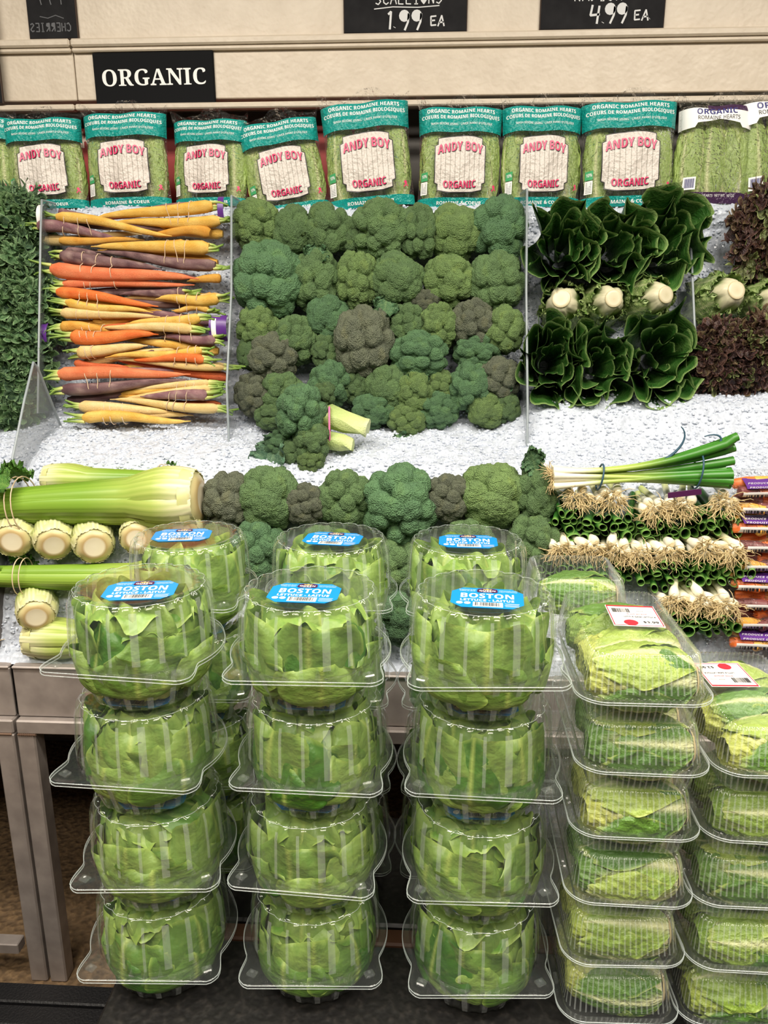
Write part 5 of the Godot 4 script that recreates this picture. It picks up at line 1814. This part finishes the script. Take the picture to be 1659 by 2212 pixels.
# ------------------------------------------------------------------ front table and clamshells
func front_table():
	var t := thing("low_table", "black painted low table carrying the clamshell stacks", "table", Vector3(0.25, 0, -0.76))
	var s := Shape.new()
	s.bevel_box(Vector3(0.0, 0.5028, 0.02), Vector3(1.328, 0.04, 0.36), 0.004)
	part("top", s.mesh(), M.black_board, t)
	s = Shape.new()
	s.bevel_box(Vector3(0.0, 0.5048, -0.178), Vector3(1.328, 0.034, 0.03), 0.003)
	part("rear_strip", s.mesh(), M.brown_wood, t)
	s = Shape.new()
	s.bevel_box(Vector3(0.0, 0.5028, -0.325), Vector3(1.328, 0.04, 0.255), 0.004)
	part("rear_board", s.mesh(), M.black_board, t)
	for x in [-0.62, 0.62]:
		for z in [-0.40, 0.15]:
			s = Shape.new()
			s.bevel_box(Vector3(x, 0.2415, z), Vector3(0.05, 0.483, 0.05), 0.003)
			part("leg", s.mesh(), M.black_plastic, t)

func tri_wave(x: float) -> float:
	# flat topped ribs
	return clampf(sin(x) * 2.2, -1.0, 1.0)

func tub_mesh(profile: Array, ribs: int, depth: float, seg: int) -> Shape:
	var s := Shape.new()
	s.grid(seg, profile.size(), func(i: int, j: int):
		var a := TAU * i / seg
		var p: Array = profile[j]
		var rib := tri_wave(a * ribs + 0.5 * sin(a * 4.0)) * depth * float(p[2])
		var r: float = maxf(0.0, p[0] + rib)
		return Vector3(sin(a) * r, p[1] + (0.0018 * tri_wave(a * ribs + 0.5 * sin(a * 4.0)) * float(p[3]) if p.size() > 3 else 0.0), cos(a) * r), true)
	return s

# the parting line of the clamshell sits at 0.063 of its 0.1415 height
func deeper(s: Shape) -> Shape:
	return s.warp(func(p: Vector3): return Vector3(p.x, p.y * 0.063 / 0.055 if p.y < 0.055 else 0.063 + (p.y - 0.055) * (0.1415 - 0.063) / (0.1415 - 0.055), p.z))

func flange_outline(a: float) -> float:
	var d := absf(wrapf(a, -PI, PI))
	var edge := 0.0940 / maxf(0.35, cos(d))
	var r := edge if d < PI / 4 else lerpf(0.125, 0.0985, smoothstep(PI / 4, PI / 4 + 0.33, d))
	r = minf(r, 0.1245)
	if d > 2.0: r += 0.004 * smoothstep(2.0, 2.5, d)
	return r

func butterhead_leaf(seed_: int, r0: float, l: float, span: float, top_in: float, hue: float) -> ArrayMesh:
	var s := Shape.new()
	var nu := 27
	var nv := 22
	var nz := noise(1.0, seed_)
	s.grid(nu, nv, func(i: int, j: int):
		var u := i / float(nu - 1) * 2 - 1
		var v := j / float(nv - 1)
		var half := span * (0.40 + 0.60 * smoothstep(0.0, 0.5, v)) * (1.0 - 0.10 * pow(v, 8.0))
		var a := u * half
		var edge := pow(absf(u), 3.0) + pow(v, 6.0)
		var r := r0 * (0.64 + 0.36 * smoothstep(0.0, 0.32, v)) - top_in * pow(v, 5.0)
		r += 0.0085 * edge * (sin(v * 5 + u * 6.5 + seed_ * 1.7) * 0.8 - 0.25 + 0.8 * nz.get_noise_2d(u * 1.6, v * 1.8))
		r += 0.004 * nz.get_noise_2d(u * 1.2 + 9, v * 1.6) - 0.001
		r = minf(r, lerpf(0.062, 0.0815, smoothstep(0.0, 0.40, v)))
		var y := l * v * (1 - 0.20 * pow(absf(u), 4.0) * v) + 0.007 * edge * sin(u * 5.5 + seed_ * 2)
		return Vector3(sin(a) * r, y, cos(a) * r), false,
		func(i: int, j: int):
			var u := i / float(nu - 1) * 2 - 1
			var v := j / float(nv - 1)
			var base := lin(190, 200, 126)
			var body := lin(142, 170, 86).lerp(lin(66, 112, 36), hue)
			var c := base.lerp(body, smoothstep(0.05, 0.5, v + 0.25 * absf(u)))
			c = c.lerp(lin(88, 132, 50), 0.4 * smoothstep(0.0, 0.5, nz.get_noise_2d(u * 3 + 4, v * 3)))
			c = c.lerp(lin(176, 194, 104), 0.75 * exp(-pow(u / (0.055 * (1.15 - v)), 2.0)))
			# side veins
			var vein := absf(fposmod(v * 5.0 - absf(u) * 2.2, 1.0) - 0.5)
			c = c.lerp(lin(160, 186, 96), 0.28 * smoothstep(0.40, 0.5, vein) * (1 - absf(u)))
			if absf(u) > 0.95 or j == nv - 1: c = c.lerp(lin(170, 196, 96), 0.6)
			return c)
	return s.mesh()

func clamshells():
	# lid, tub and rim share meshes between all copies
	var lid := tub_mesh([[0.0885, 0.0555, 0.0, 0], [0.088, 0.058, 0.15, 0], [0.0868, 0.075, 0.7, 0], [0.085, 0.100, 1.0, 0], [0.0832, 0.122, 1.0, 0.5], [0.081, 0.132, 0.9, 1.0], [0.077, 0.1395, 0.6, 0.8], [0.071, 0.1415, 0.3, 0.2], [0.066, 0.1395, 0.0, 0], [0.062, 0.1390, 0.0, 0], [0.03, 0.1392, 0.0, 0], [0.0, 0.1392, 0.0, 0]], 19, 0.0023, 228)
	var tub := tub_mesh([[0.0, 0.0018, 0, 0], [0.03, 0.0012, 0, 0], [0.052, 0.0012, 0, 0], [0.059, 0.0004, 0.1, 0], [0.065, 0.003, 0.5, 0], [0.069, 0.014, 1.0, 0], [0.075, 0.034, 1.0, 0], [0.080, 0.049, 0.6, 0], [0.0845, 0.0535, 0.1, 0], [0.0865, 0.0545, 0, 0]], 17, 0.0022, 204)
	var rim := Shape.new()
	rim.grid(144, 6, func(i: int, j: int):
		var a := TAU * i / 144.0
		var o := flange_outline(a)
		var r: float = [0.0885, 0.0905, o - 0.003, o - 0.0015, o, o - 0.0004][j]
		return Vector3(sin(a) * r, [0.0552, 0.0548, 0.0548, 0.0545, 0.0535, 0.0508][j], cos(a) * r), true, null, true)
	# pressed locking studs at the front corners and fins under the lid
	for sx in [-1.0, 1.0]:
		var c := Vector3(sx * 0.0755, 0.0556, 0.0755)
		rim.bevel_box(c, Vector3(0.013, 0.004, 0.011), 0.0015, euler(0, sx * 25, 0))
		rim.bevel_box(c + Vector3(0, 0.003, 0), Vector3(0.004, 0.003, 0.004), 0.001)
	var fin_list := []
	for k in 5:
		var fins := Shape.new()
		var a := deg_to_rad([-36, -12, 0, 12, 40][k])
		var b := Basis(Vector3.UP, a)
		var lo := b * Vector3(-0.0035, 0.0552, 0.0918)
		var hi := b * Vector3(0.0035, 0.0552, 0.0918)
		var tip := b * Vector3(0, 0.071, 0.0868)
		fins.tri(lo, tip, hi)
		fins.tri(lo, b * Vector3(-0.0015, 0.0552, 0.0885), tip)
		fins.tri(hi, tip, b * Vector3(0.0015, 0.0552, 0.0885))
		fin_list.append(deeper(fins).mesh())
	# rib strips and rim and crest tubes: sheen and bright edges painted in white
	var ribs := Shape.new()
	for k in 38:
		if k % 2: continue
		var a0 := TAU * k / 38.0
		var wide := 0.045 + 0.03 * float((k * 7) % 3)
		ribs.grid(4, 5, func(i: int, j: int):
			var a := a0 + (i / 3.0 - 0.5) * wide
			var p: Array = [[0.0877, 0.064], [0.0872, 0.085], [0.0862, 0.105], [0.0852, 0.122], [0.0826, 0.134]][j]
			return Vector3(sin(a) * p[0], p[1], cos(a) * p[0]) * Vector3(1.012, 1, 1.012))
	var tub_rib_haze := Shape.new()
	for k in 17:
		var a0 := TAU * k / 17.0 + 0.1
		tub_rib_haze.grid(4, 4, func(i: int, j: int):
			var a := a0 + (i / 3.0 - 0.5) * 0.10
			var p: Array = [[0.0665, 0.005], [0.0715, 0.018], [0.0775, 0.036], [0.0825, 0.050]][j]
			return Vector3(sin(a) * p[0], p[1], cos(a) * p[0]) * Vector3(1.012, 1, 1.012))
	var edge := Shape.new()
	for lift in [0.0546, 0.0510]:
		var ring := []
		var rr := []
		for k in 145:
			var a := TAU * k / 144.0
			var o := flange_outline(a)
			ring.append(Vector3(sin(a) * o, lift, cos(a) * o)); rr.append(0.0006)
		edge.tube(ring, rr, 5, [], false)
	var top_ring := []
	var top_rr := []
	for k in 97:
		var a := TAU * k / 96.0
		top_ring.append(Vector3(sin(a) * 0.0885, 0.0560, cos(a) * 0.0885)); top_rr.append(0.0006)
	var crest := []  # scalloped tube that paints the bright outline of the lid top
	var crest_rr := []
	for k in 153:
		var a := TAU * k / 152.0
		var wv := absf(sin(a * 9.5))
		crest.append(Vector3(sin(a), 0, cos(a)) * (0.0755 + 0.003 * wv) + Vector3(0, 0.1392 + 0.0012 * wv, 0)); crest_rr.append(0.0004)
	edge.tube(crest, crest_rr, 5, [], false)
	for piece in [lid, tub, rim, ribs, tub_rib_haze, edge]: deeper(piece)
	var rib_haze_m := ribs.mesh()
	var tub_rib_haze_m := tub_rib_haze.mesh()
	var edge_glint_m := edge.mesh()
	var lid_m := lid.mesh()
	var tub_m := tub.mesh()
	var rim_m := rim.mesh()
	# label: blue octagon
	var lab := Shape.new()
	var w := 0.084
	var h := 0.062
	var cut := 0.013
	var oct := PackedVector2Array([Vector2(-w / 2 + cut, -h / 2), Vector2(w / 2 - cut, -h / 2), Vector2(w / 2, -h / 2 + cut), Vector2(w / 2, h / 2 - cut), Vector2(w / 2 - cut, h / 2), Vector2(-w / 2 + cut, h / 2), Vector2(-w / 2, h / 2 - cut), Vector2(-w / 2, -h / 2 + cut)])
	lab.prism(oct, 0, 0.0004)
	var lab_m := lab.mesh()
	var tx := Shape.new()
	tx.glyphs("BOSTON", 0, 0.0055, 0.0145, 0.062, 0.0006)
	tx.glyphs("LETTUCE - LAITUE", 0, -0.0085, 0.0065, 0.062, 0.0006)
	tx.rect(0.001, -0.0215, 0.034, 0.0135, 0.0006)
	for x in [-0.0315, -0.0225]:
		var disc := PackedVector2Array()
		for k in 16: disc.append(Vector2(x, -0.0185) + Vector2(cos(TAU * k / 16), sin(TAU * k / 16)) * 0.0038)
		tx.poly(disc, 0.0006)
	tx.glyphs("Greenhouse Grown", -0.0235, 0.0245, 0.0026, 0.020, 0.0006, "Droid Sans", 400)
	tx.glyphs("Cultive en Serre", -0.0235, 0.0205, 0.0026, 0.018, 0.0006, "Droid Sans", 400)
	tx.glyphs("Hydroponically Grown", 0.0245, 0.0245, 0.0026, 0.021, 0.0006, "Droid Sans", 400)
	tx.glyphs("Culture Hydroponique", 0.0245, 0.0205, 0.0026, 0.021, 0.0006, "Droid Sans", 400)
	for k in 4: tx.rect(0.0285, -0.0165 - k * 0.003, 0.017 - 0.002 * (k % 2), 0.0006, 0.0006)
	var tx_m := tx.mesh()
	var bars := Shape.new()
	bars.bars(0.001, -0.021, 0.029, 0.0105, 0.0009)
	var bars_m := bars.mesh()
	var badge := Shape.new()
	badge.poly(PackedVector2Array([Vector2(-0.0125, 0.019), Vector2(-0.0105, 0.0165), Vector2(0.0105, 0.0165), Vector2(0.0125, 0.019), Vector2(0.0115, 0.0275), Vector2(0.006, 0.0295), Vector2(-0.006, 0.0295), Vector2(-0.0115, 0.0275)]), 0.0007)
	var badge_m := badge.mesh()
	var qn := Shape.new()
	qn.glyphs("QUEEN", 0, 0.0208, 0.0048, 0.019, 0.0010)
	qn.glyphs("VICTORIA", 0, 0.0176, 0.0016, 0.010, 0.0010)
	var qn_m := qn.mesh()
	var cr := Shape.new()
	cr.poly(PackedVector2Array([Vector2(-0.004, 0.0242), Vector2(0.004, 0.0242), Vector2(0.0055, 0.0276), Vector2(0.0022, 0.0258), Vector2(0, 0.0286), Vector2(-0.0022, 0.0258), Vector2(-0.0055, 0.0276)]), 0.0010)
	var cr_m := cr.mesh()
	# water beads inside the lids
	var shell: Node3D
	# heads of butterhead lettuce: four sets of leaves
	var outer := []
	for k in 6: outer.append(butterhead_leaf(120 + k, 0.0845 - 0.0014 * k, 0.112 + 0.007 * (k % 3), 0.78 + 0.12 * (k % 3), 0.004 + 0.010 * (k % 2), [0.1, 0.7, 0.3, 1.0, 0.5, 0.2][k]))
	var inner := []
	for k in 4: inner.append(butterhead_leaf(140 + k, 0.066, 0.116 + 0.002 * k, 0.85, 0.014, 0.1 + 0.15 * (k % 3)))
	var core := []
	for k in 3: core.append(butterhead_leaf(150 + k, 0.044, 0.126, 1.1, 0.012, 0.05 + 0.1 * k))
	# leaves folded over the heart of the head, under the lid
	var crown := []
	for k in 3:
		var cs := Shape.new()
		var cn := noise(1.0, 170 + k)
		cs.grid(25, 17, func(i: int, j: int):
			var u := i / 12.0 - 1
			var v := j / 16.0
			var x := u * 0.046 * pow(sin(PI * clampf(0.12 + v * 0.7, 0, 1)), 0.6)
			var y := v * 0.075
			var z := -0.30 * x * x / 0.046 - 0.020 * pow(v, 2.0) + 0.006 * cn.get_noise_2d(u * 1.6, v * 2.0) + 0.006 * pow(absf(u), 3.0) * sin(v * 8 + u * 3 + k) + 0.005 * pow(v, 5.0) * sin(u * 7 + k)
			return Vector3(x, z, y), false,
			func(i: int, j: int):
				var u := i / 12.0 - 1
				var v := j / 16.0
				var c := lin(178, 194, 116).lerp([lin(136, 168, 78), lin(98, 144, 52), lin(150, 176, 92)][k], smoothstep(0.0, 0.4, v))
				c = c.lerp(lin(84, 130, 46), 0.35 * smoothstep(0.0, 0.5, cn.get_noise_2d(u * 3, v * 4)))
				c = c.lerp(lin(182, 198, 112), 0.7 * exp(-pow(u / (0.06 * (1.2 - v)), 2.0)))
				if absf(u) > 0.95 or j == 16: c = c.lerp(lin(170, 196, 96), 0.6)
				return c)
		crown.append(cs.mesh())
	var ball := Shape.new()
	var bn := noise(60.0, 31)
	ball.grid(22, 12, func(i: int, j: int):
		var a := TAU * i / 22.0
		var b := PI * j / 11.0
		var d := Vector3(sin(a) * sin(b), -cos(b), cos(a) * sin(b))
		return d * Vector3(0.034, 0.017, 0.034) * (1.0 + 0.2 * bn.get_noise_3dv(d * 0.03)) + Vector3(0, 0.02, 0), true)
	var ball_m := ball.mesh()
	var heads := []
	var columns := [
		[-0.352, -0.876, "stack fronting the celery"], [-0.137, -0.876, "stack fronting the broccoli"], [0.0765, -0.876, "stack beside the long boxes"],
		[-0.345, -1.085, "rear stack by the celery"], [-0.134, -1.085, "rear stack by the broccoli"], [0.062, -1.085, "rear stack by the scallions"]]
	var levels := ["bottom", "second lowest", "second highest", "topmost"]
	var n := 0
	for c in columns.size():
		for k in 4:
			var turn := rng.randf_range(-5, 5)
			var jx := rng.randf_range(-0.004, 0.004)
			var jz := rng.randf_range(-0.004, 0.004)
			if c == 0 and k == 3: turn = -5.0; jx = 0.006
			var at := Vector3(columns[c][0] + jx + (0.004 if c == 0 and k < 3 else 0.0), 0.5235 + k * 0.1418, columns[c][1] + jz)
			var basis := Basis(Vector3.UP, deg_to_rad(turn))
			var label: String = "%s clear clamshell of the lettuce %s" % [levels[k], columns[c][2]]
			var o: Node3D
			if shell == null:
				shell = thing("lettuce_clamshell", label, "clamshell", at, basis)
				o = shell
				part("lid", lid_m, M.clamshell_plastic, o)
				part("tub", tub_m, M.clamshell_plastic, o)
				part("rim", rim_m, M.clamshell_rim, o)
				part("rim_edge_glint", edge_glint_m, M.clamshell_edge_glint, o)
				part("lid_rib_haze", rib_haze_m, M.clamshell_rib_haze, o).set_meta("kind", "stuff")
				part("tub_rib_haze", tub_rib_haze_m, M.clamshell_rib_haze, o).set_meta("kind", "stuff")
				for fm in fin_list: part("fin", fm, M.clamshell_rim, o)
				var l := part("label", lab_m, M.blue_label, o, Transform3D(euler(-90, 0, 0), Vector3(0, 0.1398, 0.012)), "blue octagonal label")
				part("lettering", tx_m, M.white_print, l)
				part("barcode", bars_m, M.black_print, l)
				part("badge", badge_m, M.plum_label, l)
				part("badge_lettering", qn_m, M.white_print, l)
				part("crown_mark", cr_m, M.gold_print, l)
			else: o = again(shell, at, basis, label)
			var lt := [Vector2(0.010, 0.020), Vector2(-0.004, 0.018), Vector2(0.002, 0.022), Vector2(-0.01, 0.0), Vector2(0.004, 0.008), Vector2(0.0, 0.01)]
			var la := [8.0, -2.0, -5.0, 8.0, -6.0, -2.0]
			if k == 3:
				var l: Node3D = o.get_node("label")
				l.transform = Transform3D(Basis(Vector3.UP, deg_to_rad(la[c] - turn)) * euler(-90, 0, 0), Vector3(lt[c].x, 0.1398, lt[c].y))
			# the head inside
			var hl: String = "butterhead lettuce inside the %s clamshell of the %s" % [levels[k], columns[c][2]]
			var hb := Basis(Vector3.UP, n * 1.9 + 0.3)
			var hat := at + Vector3(0, 0.006, 0)
			if n < 4:
				var t := thing("butterhead_lettuce", hl, "lettuce", hat, hb)
				for q in 8:
					part("leaf", outer[(q + n) % 6], M.butterhead, t, Transform3D(Basis(Vector3.UP, q * TAU / 8 + rng.randf_range(-0.2, 0.2)).scaled(Vector3(1, rng.randf_range(0.66, 0.98), 1) * (1.0 if q % 2 else 0.96)), Vector3(0, rng.randf_range(0.0, 0.006), 0)))
				for q in 5:
					part("leaf", outer[(q * 2 + n + 1) % 6], M.butterhead, t, Transform3D(Basis(Vector3.UP, q * TAU / 5 + 0.5) * Basis(Vector3.RIGHT, 0.12).scaled(Vector3(0.94, 0.62, 0.94)), Vector3(0, 0.004, 0)))
				for q in 5:
					part("leaf", inner[(q + n) % 4], M.butterhead, t, Transform3D(Basis(Vector3.UP, q * TAU / 5 + rng.randf()), Vector3(0, 0.002, 0)))
				for q in 3:
					part("leaf", core[q], M.butterhead, t, Transform3D(Basis(Vector3.UP, q * TAU / 3 + rng.randf()), Vector3(0, 0.0, 0)))
				for q in 7:
					var an := q * TAU / 7 + rng.randf_range(-0.3, 0.3)
					part("leaf", crown[(q + n) % 3], M.butterhead, t, Transform3D(Basis(Vector3.UP, an) * Basis(Vector3.RIGHT, deg_to_rad(rng.randf_range(-6, 14))), Vector3(-sin(an) * 0.012, 0.121 + rng.randf_range(-0.008, 0.004), -cos(an) * 0.012)))
				part("root_ball", ball_m, M.root_ball, t, Transform3D(), "brown root ball")
				heads.append(t)
			else: again(heads[n % 4], hat, hb, hl)
			n += 1

# ------------------------------------------------------------------ long boxes of romaine hearts
func box_ring(hx: float, hz: float, r: float, seg: int, i: int) -> Array:
	# a point and its outward direction on a rounded rectangle, walking by arc length
	var sx := hx - r
	var sz := hz - r
	var q := PI * r / 2
	var total := 4 * (sx + sz) + 4 * q
	var s := total * i / seg
	var legs := [[2 * sx, 0], [q, 1], [2 * sz, 2], [q, 3], [2 * sx, 4], [q, 5], [2 * sz, 6], [q, 7]]
	for l in legs:
		if s > l[0]: s -= l[0]; continue
		match l[1]:
			0: return [Vector2(-sx + s, hz), Vector2(0, 1)]
			1: return [Vector2(sx, sz) + Vector2(sin(s / r), cos(s / r)) * r, Vector2(sin(s / r), cos(s / r))]
			2: return [Vector2(hx, sz - s), Vector2(1, 0)]
			3: return [Vector2(sx, -sz) + Vector2(cos(s / r), -sin(s / r)) * r, Vector2(cos(s / r), -sin(s / r))]
			4: return [Vector2(sx - s, -hz), Vector2(0, -1)]
			5: return [Vector2(-sx, -sz) + Vector2(-sin(s / r), -cos(s / r)) * r, Vector2(-sin(s / r), -cos(s / r))]
			6: return [Vector2(-hx, -sz + s), Vector2(-1, 0)]
			7: return [Vector2(-sx, sz) + Vector2(-cos(s / r), sin(s / r)) * r, Vector2(-cos(s / r), sin(s / r))]
	return [Vector2(-sx, hz), Vector2(0, 1)]

func box_shell(profile: Array, ribs: int, depth: float) -> ArrayMesh:
	var seg := ribs * 4
	var s := Shape.new()
	s.grid(seg, profile.size(), func(i: int, j: int):
		var p: Array = profile[j]
		var o := box_ring(p[0], p[1], p[2], seg, i)
		var rib: float = [1.0, 0.3, -1.0, 0.3][i % 4] * depth * p[4]
		var q: Vector2 = o[0] + o[1] * rib
		return Vector3(q.x, p[3] + rib * 0.6, q.y), true)
	# close with a flat panel
	var n: int = s.v.size() - seg
	var mid := s.v.size()
	s.v.append(Vector3(0, profile[-1][3], 0)); s.c.append(Color(1, 1, 1))
	for i in seg:
		s.idx.append(n + i); s.idx.append(mid); s.idx.append(n + (i + 1) % seg)
	return s.mesh()

func romaine_boxes():
	# half sizes x and z, corner radius, height, rib share
	var lid := box_shell([[0.068, 0.110, 0.022, 0.0375, 0.0], [0.066, 0.108, 0.022, 0.040, 0.5], [0.0635, 0.1055, 0.02, 0.058, 1.0], [0.0605, 0.1025, 0.018, 0.076, 1.0], [0.058, 0.1, 0.016, 0.0835, 1.2], [0.053, 0.095, 0.014, 0.0865, 0.7], [0.049, 0.091, 0.012, 0.0862, 0.0], [0.047, 0.089, 0.012, 0.0852, 0.0]], 104, 0.0010)
	var tub := box_shell([[0.0675, 0.1095, 0.022, 0.0365, 0.0], [0.065, 0.107, 0.022, 0.034, 0.4], [0.062, 0.104, 0.02, 0.020, 1.0], [0.059, 0.101, 0.018, 0.006, 1.0], [0.055, 0.097, 0.016, 0.001, 0.5], [0.050, 0.092, 0.014, 0.0008, 0.0]], 104, 0.0010)
	var rim := Shape.new()
	rim.grid(160, 5, func(i: int, j: int):
		var g: float = [0.068, 0.0715, 0.0755, 0.0765, 0.0762][j]
		var o := box_ring(g, g + 0.042, 0.024 + (g - 0.068), 160, i)
		return Vector3(o[0].x, [0.0372, 0.0370, 0.0370, 0.0362, 0.0340][j], o[0].y), true, null, true)
	for q in [[-1, -0.6], [-1, 0.55], [1, -0.6], [1, 0.55]]:
		rim.bevel_box(Vector3(q[0] * 0.0715, 0.0385, q[1] * 0.1), Vector3(0.006, 0.006, 0.016), 0.0015)
	var rim_m := rim.mesh()
	var edge := Shape.new()  # whitish tubes painting the bright line round the box rim
	for lift in [0.0370, 0.0342]:
		var ring := []
		var rr := []
		for k in 121:
			var o := box_ring(0.0765, 0.1185, 0.0325, 120, k % 120)
			ring.append(Vector3(o[0].x, lift, o[0].y)); rr.append(0.0007)
		edge.tube(ring, rr, 5, [], false)
	var edge_glint_m := edge.mesh()
	var ribs := Shape.new()  # milky strips on the wall ribs, their reflections put into the colour
	for k in 96:
		var rows := [[[0.0668, 0.1088, 0.022, 0.042], [0.0645, 0.1065, 0.02, 0.058], [0.0615, 0.1035, 0.018, 0.076], [0.0585, 0.1005, 0.016, 0.0855]], [[0.0655, 0.1075, 0.022, 0.034], [0.0628, 0.1048, 0.02, 0.020], [0.0598, 0.1018, 0.018, 0.006]]]
		for w in 2:
			ribs.grid(2, rows[w].size(), func(i: int, j: int):
				var p: Array = rows[w][j]
				var o := box_ring(p[0], p[1], p[2], 960, (k * 10 + i * 3) % 960)
				return Vector3(o[0].x, p[3], o[0].y))
	var rib_haze_m := ribs.mesh()
	var lab := Shape.new()
	lab.prism(PackedVector2Array([Vector2(-0.03, -0.033), Vector2(0.03, -0.033), Vector2(0.03, 0.033), Vector2(-0.03, 0.033)]), 0, 0.0003)
	var lab_m := lab.mesh()
	var border := Shape.new()
	for q in [[0, 0.0305, 0.058, 0.0035], [0, -0.0305, 0.058, 0.0012], [-0.0285, 0, 0.0012, 0.062], [0.0285, 0, 0.0012, 0.062]]: border.rect(q[0], q[1], q[2], q[3], 0.0006)
	var disc := PackedVector2Array()
	for k in 20: disc.append(Vector2(-0.008, -0.022) + Vector2(cos(TAU * k / 20), sin(TAU * k / 20)) * 0.0085)
	border.poly(disc, 0.0006)
	border.glyphs("fresh picked", 0.004, 0.0305 - 0.026, 0.004, 0.024, 0.0006, "Droid Serif")
	var border_m := border.mesh()
	var ink := Shape.new()
	ink.bars(-0.013, 0.016, 0.022, 0.013, 0.0006, 12)
	ink.glyphs("LITTLE GEM LETTUCE", 0.006, -0.004, 0.004, 0.038, 0.0006)
	ink.glyphs("$3.99", 0.016, -0.020, 0.007, 0.018, 0.0006)
	ink.glyphs("KEEP COLD", 0.015, 0.014, 0.003, 0.018, 0.0006, "Droid Sans", 400)
	var ink_m := ink.mesh()
	var first: Node3D
	var columns := [[0.2535, -0.895, 6, "tall box stack"], [0.4005, -0.895, 5, "shorter box stack"]]
	var levels := ["bottom", "second", "third", "fourth", "fifth", "topmost"]
	var spots := []
	for c in columns:
		for k in c[2]:
			spots.append([Vector3(c[0] + (0.006 if c[2] == 5 else 0.0) + rng.randf_range(-0.004, 0.004), 0.5235 + k * 0.0880, c[1] + rng.randf_range(-0.004, 0.004)), rng.randf_range(-2, 2) if k < 5 else 0.0, "%s long clear romaine box of the %s" % [levels[k] if k < c[2] - 1 else "topmost", c[3]], k == c[2] - 1])
	spots.append([Vector3(0.552, 0.5235 + 4 * 0.0880, -0.90), 2.0, "long clear romaine box topping the end stack", true])
	for k in 4: spots.append([Vector3(0.552, 0.5235 + k * 0.0880, -0.90), 0.0, "%s long clear romaine box of the end stack" % levels[k], false])
	for k in 6: spots.append([Vector3(0.222, 0.5235 + k * 0.0880, -1.135), 0.0, "%s long clear romaine box of the rear box stack" % levels[k], k == 5])
	var n := 0
	for s in spots:
		if n >= 12 and n <= 15: pass
		var basis := Basis(Vector3.UP, deg_to_rad(s[1]))
		var short: bool = s[0].z < -1.0
		if short: basis = basis * Basis.from_scale(Vector3(1, 1, 0.55))
		if short: s[0].z = -1.085
		var o: Node3D
		if first == null:
			first = thing("romaine_box", s[2], "clamshell", s[0], basis)
			o = first
			part("lid", lid, M.clamshell_plastic, o)
			part("tub", tub, M.clamshell_plastic, o)
			part("rim", rim_m, M.clamshell_rim, o)
			part("rim_edge_glint", edge_glint_m, M.clamshell_edge_glint, o)
			part("wall_rib_haze", rib_haze_m, M.clamshell_rib_haze, o).set_meta("kind", "stuff")
		else:
			o = again(first, s[0], basis, s[2])
		if s[3] and not short:
			var flip := n > 5
			var l := part("label", lab_m, M.paper_label, o, Transform3D(Basis(Vector3.UP, PI * float(flip) + (0.02 if flip else -0.05)) * euler(-90, 0, 0), Vector3(0.012 if not flip else -0.018, 0.0858, -0.012 if not flip else -0.03)), "white price label with a red border")
			part("red_border", border_m, M.red_print, l)
			part("lettering", ink_m, M.black_print, l)
		# three hearts side by side, each lying across the box
		for h in (1 if short else 3):
			if h == 0 and not s[3]: continue
			var hz: float = (h - 1) * 0.063 + 0.002 if not short else 0.0
			var lean := rng.randf_range(-8, 8)
			var kind: int = [0, 2, 3, 1][rng.randi_range(0, 3)]
			if n in [0, 3]: kind = 2
			if n > 5 and n < 11: kind = [0, 1, 3, 1, 2][n - 6]
			var hb := basis.orthonormalized() * euler(0, lean, 0) * Basis(Vector3.BACK, PI / 2) * Basis(Vector3.UP, rng.randf() * TAU) * Basis.from_scale(Vector3(0.0385, 0.118, 0.037) if not short else Vector3(0.033, 0.11, 0.033))
			place_heart(s[0] + basis.orthonormalized() * Vector3(0.060, 0.0415, hz), hb, "romaine heart in the " + s[2].replace("long clear romaine box", "box").replace("long clear box", "box"), "hearts in the " + s[2], kind)
		n += 1
